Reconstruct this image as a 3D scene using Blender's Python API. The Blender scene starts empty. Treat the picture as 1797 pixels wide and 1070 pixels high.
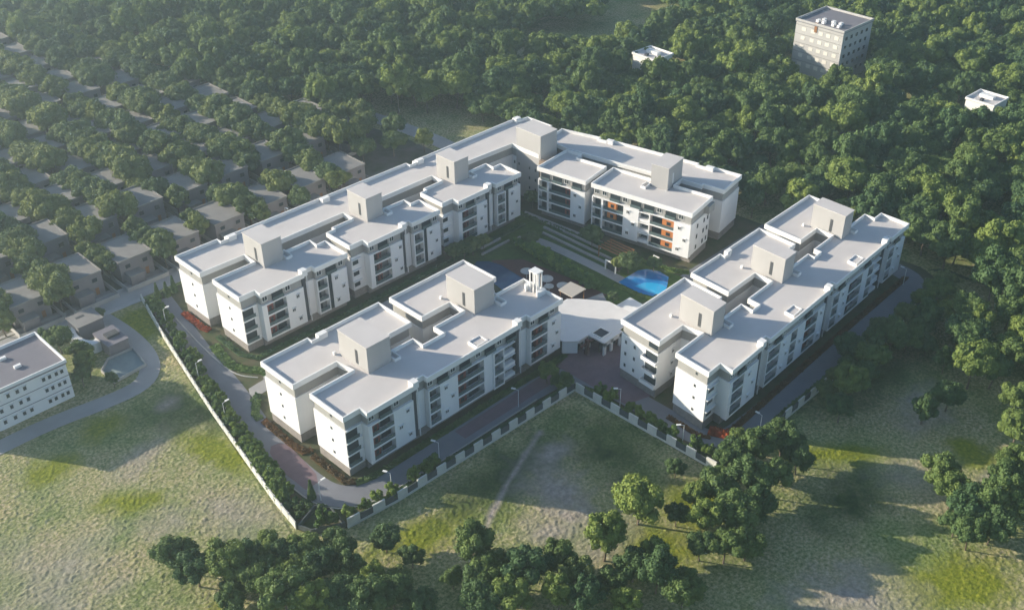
import bpy, math, random
import numpy as np
from mathutils import Vector, Matrix
from math import radians as RAD

SC = bpy.context.scene
COL = SC.collection
rng = np.random.default_rng(7)
random.seed(7)

# ------------------------------------------------------------------ camera, sky, sun, exposure
SENSOR_F = 1861.7 / 1797.0 * 36.0
PITCH, ROLL, CAM_H = RAD(33.754), RAD(-0.5), 155.0
cam_d = bpy.data.cameras.new('camera')
cam_d.lens = SENSOR_F; cam_d.sensor_width = 36.0; cam_d.sensor_fit = 'HORIZONTAL'
cam_d.clip_start = 1.0; cam_d.clip_end = 6000.0
cam = bpy.data.objects.new('camera', cam_d); COL.objects.link(cam)
fw = Vector((math.cos(PITCH)*math.cos(RAD(45)), math.cos(PITCH)*math.sin(RAD(45)), -math.sin(PITCH)))
rt = Vector((math.sin(RAD(45)), -math.cos(RAD(45)), 0))
up = rt.cross(fw)
c_, s_ = math.cos(ROLL), math.sin(ROLL)
rt2 = rt*c_ + up*s_; up2 = up*c_ - rt*s_
cam.matrix_world = Matrix(((rt2.x, up2.x, -fw.x, 0), (rt2.y, up2.y, -fw.y, 0), (rt2.z, up2.z, -fw.z, CAM_H), (0, 0, 0, 1)))
SC.camera = cam

SUN_EL = RAD(16.5)
SUN_DIR = Vector((-0.525*math.cos(SUN_EL), 0.851*math.cos(SUN_EL), math.sin(SUN_EL)))  # towards the sun
W = bpy.data.worlds.new('World'); SC.world = W; W.use_nodes = True
nt = W.node_tree; nt.nodes.clear()
sky = nt.nodes.new('ShaderNodeTexSky'); sky.sky_type = 'NISHITA'; sky.sun_disc = False
sky.sun_elevation = SUN_EL; sky.sun_rotation = math.atan2(SUN_DIR.x, SUN_DIR.y)
sky.air_density = 1.0; sky.dust_density = 0.5; sky.ozone_density = 2.4
bg = nt.nodes.new('ShaderNodeBackground'); bg.inputs[1].default_value = 0.092
wo = nt.nodes.new('ShaderNodeOutputWorld')
nt.links.new(sky.outputs[0], bg.inputs[0]); nt.links.new(bg.outputs[0], wo.inputs[0])
sun_d = bpy.data.lights.new('sun', 'SUN'); sun_d.energy = 5.0; sun_d.angle = RAD(0.6); sun_d.color = (1.0, 0.88, 0.72)
sun = bpy.data.objects.new('sun', sun_d); COL.objects.link(sun)
sun.rotation_euler = SUN_DIR.to_track_quat('Z', 'Y').to_euler()
sun.location = (0, 300, 300)
SC.view_settings.view_transform = 'Standard'; SC.view_settings.look = 'None'
SC.view_settings.gamma = 1.0; SC.view_settings.use_curve_mapping = False
SC.view_settings.exposure = 1.14
SC.cycles.use_denoising = True
SC.cycles.max_bounces = 6; SC.cycles.diffuse_bounces = 3; SC.cycles.volume_bounces = 1
SC.cycles.transparent_max_bounces = 8
SC.cycles.volume_step_rate = 4.0

# ------------------------------------------------------------------ materials
def mat(name, col, rough=0.8, spec=0.3, noise=0.0, scale=1.0, col2=None, bump=0.0, bscale=20.0, metal=0.0, streak=False):
    m = bpy.data.materials.new(name); m.use_nodes = True
    t = m.node_tree; p = t.nodes['Principled BSDF']
    p.inputs['Roughness'].default_value = rough; p.inputs['Specular IOR Level'].default_value = spec
    p.inputs['Metallic'].default_value = metal
    c = (*col, 1)
    if noise or col2:
        tc = t.nodes.new('ShaderNodeTexCoord'); n = t.nodes.new('ShaderNodeTexNoise')
        n.inputs['Scale'].default_value = scale; n.inputs['Detail'].default_value = 6; n.inputs['Roughness'].default_value = 0.6
        if streak:
            mp = t.nodes.new('ShaderNodeMapping'); mp.inputs['Scale'].default_value = (1, 1, 0.12)
            t.links.new(tc.outputs['Object'], mp.inputs[0]); t.links.new(mp.outputs[0], n.inputs['Vector'])
        else:
            t.links.new(tc.outputs['Object'], n.inputs['Vector'])
        cr = t.nodes.new('ShaderNodeValToRGB')
        c2 = col2 if col2 else tuple(v*(1-noise) for v in col)
        cr.color_ramp.elements[0].color = (*c2, 1); cr.color_ramp.elements[1].color = c
        cr.color_ramp.elements[0].position = 0.32; cr.color_ramp.elements[1].position = 0.68
        t.links.new(n.outputs['Fac'], cr.inputs['Fac']); t.links.new(cr.outputs[0], p.inputs['Base Color'])
    else:
        p.inputs['Base Color'].default_value = c
    if bump:
        tc2 = t.nodes.new('ShaderNodeTexCoord'); n2 = t.nodes.new('ShaderNodeTexNoise'); n2.inputs['Scale'].default_value = bscale
        b = t.nodes.new('ShaderNodeBump'); b.inputs['Strength'].default_value = bump; b.inputs['Distance'].default_value = 0.05
        t.links.new(tc2.outputs['Object'], n2.inputs['Vector']); t.links.new(n2.outputs['Fac'], b.inputs['Height']); t.links.new(b.outputs[0], p.inputs['Normal'])
    return m

M = {}
M['white'] = mat('white_paint', (0.77, 0.77, 0.76), 0.7, 0.3, 0.07, 0.35, streak=True)
M['fascia'] = mat('fascia_paint', (0.80, 0.79, 0.76), 0.6, 0.3, 0.06, 0.5)
M['roof'] = mat('roof_concrete', (0.60, 0.565, 0.535), 0.85, 0.2, 0.09, 0.13)
M['beige'] = mat('tower_render', (0.41, 0.40, 0.385), 0.85, 0.2, 0.07, 0.3, streak=True)
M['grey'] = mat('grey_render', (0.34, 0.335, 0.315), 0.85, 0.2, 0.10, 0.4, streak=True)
M['stone'] = mat('grey_stone', (0.30, 0.275, 0.25), 0.9, 0.2, 0.25, 1.5)
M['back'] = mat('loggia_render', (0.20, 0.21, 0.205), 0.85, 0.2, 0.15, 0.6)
M['glass'] = mat('dark_glass', (0.035, 0.045, 0.05), 0.12, 0.6)
M['rail'] = mat('railing_glass', (0.10, 0.14, 0.14), 0.2, 0.6)
M['red'] = mat('red_brown_panel', (0.20, 0.065, 0.05), 0.7, 0.3, 0.15, 1.0)
M['orange'] = mat('orange_panel', (0.55, 0.20, 0.055), 0.7, 0.3, 0.12, 1.0)
M['dark'] = mat('dark_grey_render', (0.075, 0.08, 0.085), 0.8, 0.3, 0.2, 1.0)
M['brownfin'] = mat('brown_fin', (0.23, 0.175, 0.13), 0.8, 0.2, 0.15, 0.7)
M['frame'] = mat('window_frame', (0.70, 0.70, 0.68), 0.5, 0.4)
M['asphalt'] = mat('asphalt', (0.21, 0.215, 0.235), 0.85, 0.25, 0.18, 0.15, bump=0.2)
M['pubroad'] = mat('old_asphalt', (0.37, 0.36, 0.35), 0.9, 0.2, 0.2, 0.12, bump=0.2)
M['maroon'] = mat('maroon_paving', (0.20, 0.14, 0.155), 0.85, 0.25, 0.2, 0.4)
M['kerb'] = mat('kerb_concrete', (0.42, 0.41, 0.39), 0.9, 0.2, 0.15, 0.5)
M['soil'] = mat('planting_soil', (0.115, 0.095, 0.06), 0.95, 0.1, 0.0, 0.3, col2=(0.055, 0.08, 0.03))
M['villasoil'] = mat('garden_soil', (0.17, 0.15, 0.135), 0.95, 0.1, 0.0, 0.12, col2=(0.07, 0.085, 0.04))
M['lawn'] = mat('lawn_grass', (0.085, 0.14, 0.03), 0.95, 0.1, 0.0, 0.5, col2=(0.05, 0.085, 0.02), bump=0.5, bscale=6)
M['path'] = mat('pale_path', (0.36, 0.35, 0.34), 0.9, 0.2, 0.12, 0.6)
M['wallw'] = mat('boundary_white', (0.62, 0.62, 0.57), 0.8, 0.2, 0.15, 0.8)
M['wallg'] = mat('boundary_grey', (0.10, 0.115, 0.115), 0.85, 0.2, 0.2, 0.8)
M['villa'] = mat('villa_wall', (0.225, 0.21, 0.215), 0.9, 0.2, 0.14, 0.3, streak=True)
M['villaroof'] = mat('villa_roof', (0.25, 0.24, 0.225), 0.9, 0.2, 0.15, 0.3)
M['yard'] = mat('yard_paving', (0.33, 0.31, 0.285), 0.9, 0.2, 0.2, 0.3)
M['teal'] = mat('teal_concrete', (0.25, 0.31, 0.31), 0.85, 0.2, 0.2, 0.4)
M['bark'] = mat('bark', (0.17, 0.135, 0.10), 0.95, 0.1, 0.3, 3.0)
M['lampm'] = mat('lamp_metal', (0.70, 0.71, 0.72), 0.4, 0.5)
M['water'] = mat('pool_water', (0.01, 0.13, 0.42), 0.06, 0.6, 0.0, 0.25, col2=(0.02, 0.25, 0.55))
M['waterd'] = mat('dark_pool_water', (0.02, 0.055, 0.13), 0.08, 0.6, 0.0, 0.3, col2=(0.03, 0.09, 0.16))
M['canopy'] = mat('canopy_fabric', (0.48, 0.44, 0.38), 0.9, 0.2, 0.06, 0.8)
M['wood'] = mat('timber', (0.30, 0.15, 0.07), 0.8, 0.2, 0.2, 2.0)
M['gate'] = mat('gate_brown', (0.13, 0.065, 0.055), 0.8, 0.2, 0.2, 1.0)
M['umb'] = mat('umbrella_fabric', (0.50, 0.47, 0.42), 0.9, 0.2)
M['farwall'] = mat('far_tower_wall', (0.46, 0.45, 0.43), 0.9, 0.2, 0.1, 0.2)
M['farpane'] = mat('far_window', (0.66, 0.63, 0.56), 0.5, 0.4)
M['bluegrey'] = mat('blue_grey_roof', (0.20, 0.19, 0.21), 0.9, 0.2, 0.1, 0.3)

def leafmat(name, a, b, tint):
    m = bpy.data.materials.new(name); m.use_nodes = True
    t = m.node_tree; p = t.nodes['Principled BSDF']
    p.inputs['Roughness'].default_value = 0.75; p.inputs['Specular IOR Level'].default_value = 0.25
    oi = t.nodes.new('ShaderNodeObjectInfo'); tc = t.nodes.new('ShaderNodeTexCoord')
    n = t.nodes.new('ShaderNodeTexNoise'); n.inputs['Scale'].default_value = 0.45; n.inputs['Detail'].default_value = 4
    t.links.new(tc.outputs['Object'], n.inputs['Vector'])
    cr = t.nodes.new('ShaderNodeValToRGB')
    cr.color_ramp.elements[0].color = (*a, 1); cr.color_ramp.elements[1].color = (*b, 1)
    cr.color_ramp.elements[0].position = 0.3; cr.color_ramp.elements[1].position = 0.7
    t.links.new(n.outputs['Fac'], cr.inputs['Fac'])
    r2 = t.nodes.new('ShaderNodeValToRGB'); r2.color_ramp.elements[0].color = (0.62, 0.74, 0.82, 1); r2.color_ramp.elements[1].color = (*tint, 1)
    t.links.new(oi.outputs['Random'], r2.inputs['Fac'])
    mx = t.nodes.new('ShaderNodeMix'); mx.data_type = 'RGBA'; mx.blend_type = 'MULTIPLY'; mx.inputs[0].default_value = 1.0
    t.links.new(cr.outputs[0], mx.inputs[6]); t.links.new(r2.outputs[0], mx.inputs[7]); t.links.new(mx.outputs[2], p.inputs['Base Color'])
    tr = t.nodes.new('ShaderNodeBsdfTranslucent'); t.links.new(mx.outputs[2], tr.inputs['Color'])
    ms = t.nodes.new('ShaderNodeMixShader'); ms.inputs[0].default_value = 0.22
    o = t.nodes['Material Output']
    t.links.new(p.outputs[0], ms.inputs[1]); t.links.new(tr.outputs[0], ms.inputs[2]); t.links.new(ms.outputs[0], o.inputs['Surface'])
    return m
M['leaf'] = leafmat('broad_leaves', (0.080, 0.130, 0.036), (0.180, 0.235, 0.068), (1.45, 1.35, 1.0))
M['leafd'] = leafmat('dark_leaves', (0.058, 0.110, 0.040), (0.125, 0.195, 0.068), (1.2, 1.1, 0.9))
M['leafy'] = leafmat('garden_leaves', (0.100, 0.145, 0.050), (0.195, 0.245, 0.088), (1.2, 1.1, 0.85))
M['shrub'] = leafmat('shrub_leaves', (0.085, 0.15, 0.035), (0.18, 0.26, 0.06), (1.2, 1.1, 0.9))
M['hedge'] = leafmat('hedge_leaves', (0.12, 0.21, 0.05), (0.20, 0.31, 0.08), (1.3, 1.2, 0.9))
M['rust'] = leafmat('rusty_leaves', (0.085, 0.055, 0.022), (0.17, 0.085, 0.025), (1.2, 1.0, 0.9))
M['redbed'] = leafmat('red_leaves', (0.26, 0.055, 0.018), (0.42, 0.085, 0.025), (1.1, 1.0, 0.9))
M['amber'] = leafmat('amber_leaves', (0.28, 0.11, 0.02), (0.40, 0.15, 0.025), (1.1, 1.0, 0.9))

# ------------------------------------------------------------------ mesh helpers
def link(name, me, parent=None):
    o = bpy.data.objects.new(name, me); COL.objects.link(o)
    if parent is not None: o.parent = parent
    return o
def new_mesh(name, V, Fc, m, smooth=False):
    me = bpy.data.meshes.new(name); me.from_pydata([tuple(v) for v in V], [], [tuple(f) for f in Fc]); 
    if m is not None: me.materials.append(m)
    if smooth: me.shade_smooth()
    me.update(); return me
def tag(o, label=None, cat=None, group=None, kind=None):
    if label:
        o['label'] = label
        if not 4 <= len(label.split()) <= 16: print('LABELLEN', len(label.split()), label)
    if cat: o['category'] = cat
    if group: o['group'] = group
    if kind: o['kind'] = kind
    return o
def empty(name, loc, rz=0.0):
    o = bpy.data.objects.new(name, None); COL.objects.link(o); o.location = loc; o.rotation_euler = (0, 0, rz); o.empty_display_size = 0.5
    return o
BOXF = [(0,3,2,1),(4,5,6,7),(0,1,5,4),(1,2,6,5),(2,3,7,6),(3,0,4,7)]
class MB:
    """collects boxes, prisms and tubes; T maps plan (u, v) to world (x, y)"""
    def __init__(s, T=None): s.V = []; s.F = []; s.T = T or (lambda u, v: (u, v))
    def box(s, u0, u1, v0, v1, z0, z1):
        b = len(s.V)
        for z in (z0, z1):
            for (u, v) in ((u0, v0), (u1, v0), (u1, v1), (u0, v1)):
                x, y = s.T(u, v); s.V.append((x, y, z))
        s.F += [tuple(b+i for i in f) for f in BOXF]; return s
    def prism(s, pts, z0, z1):
        b = len(s.V); n = len(pts)
        P = [s.T(*p) for p in pts]
        a = sum(P[i][0]*P[(i+1) % n][1]-P[(i+1) % n][0]*P[i][1] for i in range(n))
        if a < 0: P = P[::-1]
        s.V += [(x, y, z0) for x, y in P] + [(x, y, z1) for x, y in P]
        s.F.append(tuple(range(b+n-1, b-1, -1))); s.F.append(tuple(range(b+n, b+2*n)))
        for i in range(n):
            j = (i+1) % n; s.F.append((b+i, b+j, b+n+j, b+n+i))
        return s
    def ring(s, pts, ins, z0, z1):
        """closed wall of thickness ins standing inside the outline pts"""
        n = len(pts); q = inset(pts, ins); b = len(s.V)
        for ring in (pts, q):
            for z in (z0, z1):
                s.V += [(*s.T(*p), z) for p in ring]
        for i in range(n):
            j = (i+1) % n
            s.F.append((b+i, b+j, b+n+j, b+n+i))
            s.F.append((b+2*n+j, b+2*n+i, b+3*n+i, b+3*n+j))
            s.F.append((b+n+i, b+n+j, b+3*n+j, b+3*n+i))
            s.F.append((b+j, b+i, b+2*n+i, b+2*n+j))
        return s
    def tube(s, p, q, r0, r1, n=6):
        p = Vector(p); q = Vector(q); d = (q-p).normalized()
        a = d.cross(Vector((0, 0, 1)) if abs(d.z) < .9 else Vector((1, 0, 0))).normalized(); e = d.cross(a)
        b = len(s.V)
        for (c, r) in ((p, r0), (q, r1)):
            for i in range(n):
                t = 2*math.pi*i/n; w = c + (a*math.cos(t)+e*math.sin(t))*r; s.V.append(tuple(w))
        for i in range(n):
            j = (i+1) % n; s.F.append((b+i, b+n+i, b+n+j, b+j))
        s.F.append(tuple(range(b, b+n))); s.F.append(tuple(range(b+2*n-1, b+n-1, -1)))
        return s
    def build(s, name, m, parent=None, smooth=False):
        return link(name, new_mesh(name, s.V, s.F, m, smooth), parent)
def inset(pts, d):
    n = len(pts)
    a = sum(pts[i][0]*pts[(i+1) % n][1]-pts[(i+1) % n][0]*pts[i][1] for i in range(n))
    sg = 1 if a > 0 else -1
    out = []
    for i in range(n):
        p0, p1, p2 = pts[i-1], pts[i], pts[(i+1) % n]
        def nrm(a, b):
            dx, dy = b[0]-a[0], b[1]-a[1]; l = math.hypot(dx, dy) or 1
            return (-dy/l*sg, dx/l*sg)
        n1, n2 = nrm(p0, p1), nrm(p1, p2)
        k = 1 + n1[0]*n2[0] + n1[1]*n2[1]
        if k < 0.2: k = 0.2
        out.append((p1[0] + d*(n1[0]+n2[0])/k, p1[1] + d*(n1[1]+n2[1])/k))
    return out
def inpoly(X, Y, poly):
    X = np.asarray(X); Y = np.asarray(Y); r = np.zeros(X.shape, bool); n = len(poly)
    for i in range(n):
        x1, y1 = poly[i]; x2, y2 = poly[(i+1) % n]
        c = ((y1 > Y) != (y2 > Y)) & (X < (x2-x1)*(Y-y1)/((y2-y1) if y2 != y1 else 1e-9)+x1)
        r ^= c
    return r
def ribbon(pts, w):
    """outline of a strip of width w along pts"""
    L, R = [], []
    for i, p in enumerate(pts):
        a = pts[max(0, i-1)]; b = pts[min(len(pts)-1, i+1)]
        dx, dy = b[0]-a[0], b[1]-a[1]; l = math.hypot(dx, dy)
        L.append((p[0]-dy/l*w/2, p[1]+dx/l*w/2)); R.append((p[0]+dy/l*w/2, p[1]-dx/l*w/2))
    return L + R[::-1]
def smooth_line(pts, it=2):
    for _ in range(it):
        q = [pts[0]]
        for a, b in zip(pts[:-1], pts[1:]):
            q += [(a[0]*.75+b[0]*.25, a[1]*.75+b[1]*.25), (a[0]*.25+b[0]*.75, a[1]*.25+b[1]*.75)]
        q.append(pts[-1]); pts = q
    return pts
def struct_flat(name, pts, z, m, z0=None):
    mb = MB(); mb.prism(pts, z-0.12 if z0 is None else z0, z)
    o = mb.build(name, m); o['kind'] = 'structure'; return o

# value noise for the terrain
def vnoise(X, Y, s, seed):
    r = np.random.default_rng(seed); T = r.random((256, 256))
    x = X/s; y = Y/s; xi = np.floor(x).astype(int); yi = np.floor(y).astype(int); fx = x-xi; fy = y-yi
    fx = fx*fx*(3-2*fx); fy = fy*fy*(3-2*fy)
    a = T[xi % 256, yi % 256]; b = T[(xi+1) % 256, yi % 256]; c = T[xi % 256, (yi+1) % 256]; d = T[(xi+1) % 256, (yi+1) % 256]
    return (a*(1-fx)+b*fx)*(1-fy)+(c*(1-fx)+d*fx)*fy

# ------------------------------------------------------------------ plan of the place
COMPOUND = [(97.1, 236.0), (76.7, 138.3), (77.7, 134.9), (84.1, 131.2), (96, 129.8), (148.7, 128.2), (148.8, 87.4), (252, 86.8), (256, 96), (254, 128), (246, 140), (243, 200), (232, 226), (205, 233), (98, 236.2)]
CURVE = smooth_line([(20, 204.5), (40, 205.3), (56, 205.6), (72, 202.8), (79.5, 203.2), (84, 208), (86.2, 216), (86.6, 226), (85.6, 237)], 2)
PUB = [(10, 240), (60, 242.5), (110, 240.3), (200, 240.3), (216, 242)]
PUB2 = smooth_line([(216, 238), (218.5, 250), (217.5, 268), (215, 290)], 1)
VILLA_REG = [(-40, 244.5), (212, 244.5), (212, 262), (208, 300), (200, 345), (190, 400), (170, 470), (160, 640), (-60, 640), (-40, 300)]

# ------------------------------------------------------------------ ground
def ground():
    x0, x1, y0, y1, st = -22, 260, -30, 260, 0.26
    xs = np.arange(x0, x1+st, st); ys = np.arange(y0, y1+st, st)
    X, Y = np.meshgrid(xs, ys, indexing='ij')
    # keep the part of the sheet in front of the camera
    d = (X+Y)/1.41421; r = (X-Y)/1.41421
    flat = inpoly(X, Y, inset(COMPOUND, -1.3)) | inpoly(X, Y, VILLA_REG) | inpoly(X, Y, ribbon(CURVE, 7.5)) | inpoly(X, Y, ribbon(PUB, 9.5)) | inpoly(X, Y, ribbon(PUB2, 9)) | inpoly(X, Y, [(48, 206), (88, 206), (88, 240), (48, 240)])
    Xw = X + vnoise(X, Y, 3.1, 31)*2.2; Yw = Y + vnoise(X, Y, 2.7, 32)*2.2
    t = np.clip((vnoise(X, Y, .46, 1)-.5)*2.6, 0, 1)*.11 + np.clip((vnoise(Y+.4, X, .7, 2)-.58)*3, 0, 1)*.09 + vnoise(Xw, Yw, 2.6, 6)*.04
    soft = vnoise(X, Y, 14, 3)
    h = -0.12 + t*np.clip(1.35-soft*0.9, 0.25, 1) + vnoise(X, Y, 22, 9)*0.25
    h = np.where(flat, -0.12, h)
    h += rng.random(h.shape)*0.03*(~flat)
    fe = np.clip((d-108.5)/3, 0, 1)*np.clip((0.35*d+61-np.abs(r))/3, 0, 1)*np.clip((247.5-d)/3, 0, 1)*np.clip((X-x0-.5)/3, 0, 1)*np.clip((x1-.8-X)/3, 0, 1)*np.clip((Y-y0-.5)/3, 0, 1)*np.clip((y1-.8-Y)/3, 0, 1)
    h = -0.147 + (h+0.147)*fe
    nx, ny = X.shape
    V = np.stack([X.ravel(), Y.ravel(), h.ravel()], 1)
    I = np.arange(nx*ny).reshape(nx, ny)
    q = np.stack([I[:-1, :-1].ravel(), I[1:, :-1].ravel(), I[1:, 1:].ravel(), I[:-1, 1:].ravel()], 1)
    qd = (V[q[:, 0], 0]+V[q[:, 0], 1])/1.41421; qr = np.abs(V[q[:, 0], 0]-V[q[:, 0], 1])/1.41421
    q = q[(qd > 108) & (qr < 0.35*qd+62) & (qd < 248)]
    used = np.unique(q); remap = np.full(len(V), -1); remap[used] = np.arange(len(used)); V = V[used]; q = remap[q]
    # everything outside the near sheet: four big quads
    me = bpy.data.meshes.new('ground')
    B = 1500.0
    nv = len(V)
    V = np.concatenate([V, np.array([(x0-B, y0-B, -.15), (x1+B, y0-B, -.15), (x1+B, y1+B, -.15), (x0-B, y1+B, -.15)])])
    q = np.concatenate([q, np.array([(nv, nv+1, nv+2, nv+3)])])
    me.vertices.add(len(V)); me.vertices.foreach_set('co', V.ravel().astype(np.float32))
    me.loops.add(q.size); me.loops.foreach_set('vertex_index', q.ravel().astype(np.int32))
    me.polygons.add(len(q)); me.polygons.foreach_set('loop_start', (np.arange(len(q))*4).astype(np.int32)); me.polygons.foreach_set('loop_total', np.full(len(q), 4, np.int32))
    me.update(); me.validate()
    # ground cover map: r = bare earth, g = fresh yellow green grass, b = dark weeds plus painted-in building shade
    Xv, Yv = V[:, 0], V[:, 1]
    def blob(cx, cy, rx, ry, a=0.0):
        c, s = math.cos(a), math.sin(a); dx, dy = Xv-cx, Yv-cy; u = (dx*c+dy*s)/rx; v = (-dx*s+dy*c)/ry
        wob = vnoise(Xv, Yv, 5, 21)*0.5 + vnoise(Xv, Yv, 1.8, 22)*0.35
        return np.clip(1.45 - np.sqrt(u*u+v*v)*0.9 - wob, 0, 1)
    def line(pts, w):
        r_ = np.zeros(len(Xv))
        for (ax, ay), (bx, by) in zip(pts[:-1], pts[1:]):
            L2 = (bx-ax)**2+(by-ay)**2; tt = np.clip(((Xv-ax)*(bx-ax)+(Yv-ay)*(by-ay))/L2, 0, 1)
            dd = np.hypot(Xv-ax-tt*(bx-ax), Yv-ay-tt*(by-ay)); r_ = np.maximum(r_, np.clip(1.3-dd/w-vnoise(Xv, Yv, 2, 5)*0.5, 0, 1))
        return r_
    e = np.maximum.reduce([blob(121, 107, 8, 14, -0.3)*1.15, blob(129, 117, 7, 4)*1.2, blob(37, 160, 14, 16)*.7, blob(60, 158, 7, 6)*.7, blob(139, 51, 15, 9, -0.7), blob(176, 56, 8, 10)*0.6, blob(200, 66, 12, 7, 0.3), blob(112, 101, 9, 5, -.5)*.8, line([(132, 123.5), (124, 120.6), (115, 117), (107, 113.3), (103, 111)], 1.1), blob(79, 192, 4, 3)*0.9, blob(188, 44, 6, 4), blob(70, 150, 8, 14, .3)*0.65, blob(66, 180, 10, 5, .5)*0.6, blob(118, 92, 10, 6)*0.8])
    g = np.maximum.reduce([blob(94, 118.5, 16, 6, -0.35), blob(91, 228, 8, 10)*1.2, blob(137, 85, 8, 8), blob(122, 84, 10, 8), blob(78, 170, 5, 13, .2), blob(57.5, 169, 9, 4, -.6), blob(50.5, 128, 8, 6), blob(64, 195, 6, 5), blob(170, 74, 16, 4, -.8), blob(192, 52, 5, 8), blob(155, 38, 16, 8, -.7), blob(58, 120, 8, 7), blob(225, 262, 9, 18)*1.1, blob(50, 190, 6, 6), blob(245, 88, 9, 6), blob(315, 280, 22, 22)])
    k = np.maximum.reduce([blob(85, 182, 9, 9), blob(200, 80, 30, 8, -.3), blob(160, 64, 16, 9), blob(133, 100, 7, 9)*0.9, blob(122, 119, 26, 10, -.1)*0.95, blob(138, 108, 12, 18)*.95, blob(106, 119, 12, 8)*.8, blob(80, 190, 12, 8)*.8, inpoly(Xv, Yv, [(232, 230), (246, 140), (262, 70), (230, 20), (1700, -60), (1700, 1700), (-100, 1700), (-100, 520), (190, 400), (205, 300)])*0.9])  # weeds and forest floor; field blobs also paint in darkness where building shadows fall
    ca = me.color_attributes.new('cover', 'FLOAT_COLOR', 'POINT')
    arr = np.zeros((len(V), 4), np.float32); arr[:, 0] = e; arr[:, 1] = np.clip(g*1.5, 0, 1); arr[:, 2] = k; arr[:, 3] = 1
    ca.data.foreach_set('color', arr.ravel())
    m = bpy.data.materials.new('meadow'); m.use_nodes = True; t = m.node_tree; p = t.nodes['Principled BSDF']
    p.inputs['Roughness'].default_value = 0.95; p.inputs['Specular IOR Level'].default_value = 0.1
    at = t.nodes.new('ShaderNodeAttribute'); at.attribute_name = 'cover'
    sp = t.nodes.new('ShaderNodeSeparateColor'); t.links.new(at.outputs['Color'], sp.inputs[0])
    tc = t.nodes.new('ShaderNodeTexCoord')
    def nz(scale, det=5):
        n = t.nodes.new('ShaderNodeTexNoise'); n.inputs['Scale'].default_value = scale; n.inputs['Detail'].default_value = det; n.inputs['Roughness'].default_value = 0.65
        t.links.new(tc.outputs['Object'], n.inputs['Vector']); return n
    def ramp(n, stops):
        r_ = t.nodes.new('ShaderNodeValToRGB'); r_.color_ramp.elements[0].position = stops[0][0]; r_.color_ramp.elements[0].color = (*stops[0][1], 1)
        r_.color_ramp.elements[1].position = stops[-1][0]; r_.color_ramp.elements[1].color = (*stops[-1][1], 1)
        for s in stops[1:-1]:
            el = r_.color_ramp.elements.new(s[0]); el.color = (*s[1], 1)
        t.links.new(n.outputs['Fac'], r_.inputs['Fac']); return r_
    def mix(f, a, b):
        x = t.nodes.new('ShaderNodeMix'); x.data_type = 'RGBA'; t.links.new(f, x.inputs[0]); t.links.new(a, x.inputs[6]); t.links.new(b, x.inputs[7]); return x.outputs[2]
    base = ramp(nz(1.5, 8), [(0.32, (0.085, 0.12, 0.035)), (0.48, (0.24, 0.25, 0.11)), (0.66, (0.46, 0.41, 0.27))])
    big_ = ramp(nz(0.06, 3), [(0.36, (0.62, 0.78, 0.55)), (0.50, (1.0, 1.0, 0.92)), (0.64, (1.2, 1.06, 1.1))])
    bm = t.nodes.new('ShaderNodeMix'); bm.data_type = 'RGBA'; bm.blend_type = 'MULTIPLY'; bm.inputs[0].default_value = 1
    t.links.new(base.outputs[0], bm.inputs[6]); t.links.new(big_.outputs[0], bm.inputs[7])
    fresh = ramp(nz(1.3, 6), [(0.3, (0.075, 0.11, 0.010)), (0.55, (0.20, 0.225, 0.022)), (0.75, (0.33, 0.31, 0.05))])
    earth = ramp(nz(0.8, 8), [(0.3, (0.20, 0.175, 0.15)), (0.7, (0.42, 0.37, 0.32))])
    weed_shade = ramp(nz(0.7, 6), [(0.3, (0.024, 0.045, 0.016)), (0.7, (0.060, 0.095, 0.030))])
    c = mix(sp.outputs[1], bm.outputs[2], fresh.outputs[0]); c = mix(sp.outputs[2], c, weed_shade.outputs[0]); c = mix(sp.outputs[0], c, earth.outputs[0])
    t.links.new(c, p.inputs['Base Color'])
    b = t.nodes.new('ShaderNodeBump'); b.inputs['Strength'].default_value = 0.6; b.inputs['Distance'].default_value = 0.25
    t.links.new(nz(2.2, 6).outputs['Fac'], b.inputs['Height']); t.links.new(b.outputs[0], p.inputs['Normal'])
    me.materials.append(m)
    o = link('ground', me); o['kind'] = 'structure'; return o
ground()

# ------------------------------------------------------------------ roads and paved surfaces
struct_flat('compound_ground', COMPOUND, 0.0, M['soil'], -0.13)
LOOPROAD = [(99.5, 232), (92.3, 206), (88.0, 180), (84.2, 163), (83.3, 148), (84.5, 138.5), (90, 134.5), (100, 133.6), (149, 132.4), (153, 128), (153, 104), (154.5, 93.5), (160, 90.5), (172, 90.2), (236, 90.2), (250, 91.5), (252.5, 98), (252, 112), (249, 130), (242, 141), (232, 139), (215, 138.5), (208, 137)]
struct_flat('road', ribbon(smooth_line([(100.5, 233), (95.2, 206), (92.0, 184), (87.5, 165), (86.2, 150), (87.0, 140.5), (92, 136.6), (102, 135.6), (140, 135.4), (151, 134), (155.5, 129), (155.7, 112), (155.3, 97), (158.5, 92.3), (166, 91.4), (236, 92.2), (247, 93), (250.5, 98), (250, 112), (247, 130), (240, 137), (226, 136), (212, 134), (204, 133)], 2), 6.4), 0.05, M['asphalt'])
struct_flat('pavement', [(152.6, 137.2), (152.6, 128), (152.9, 116), (159.5, 114), (163.5, 125), (170, 130), (172, 137), (158, 138.6)], 0.058, M['maroon'])
struct_flat('pavement_patch', smooth_line([(84.6, 146), (88.8, 146), (90.0, 156), (90.4, 162), (86.5, 163), (84.4, 155)], 1), 0.058, M['maroon'])
struct_flat('pavement_strip', [(119, 134.0), (150, 133.6), (152, 137.4), (119, 137.4)], 0.057, M['maroon'])
struct_flat('internal_road', [(93.5, 179.6), (98.5, 180.0), (118, 181.5), (166, 184), (166, 189), (118, 189.5), (103, 190), (100.0, 184.0), (95.5, 183.6)], 0.05, M['path'])
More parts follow.
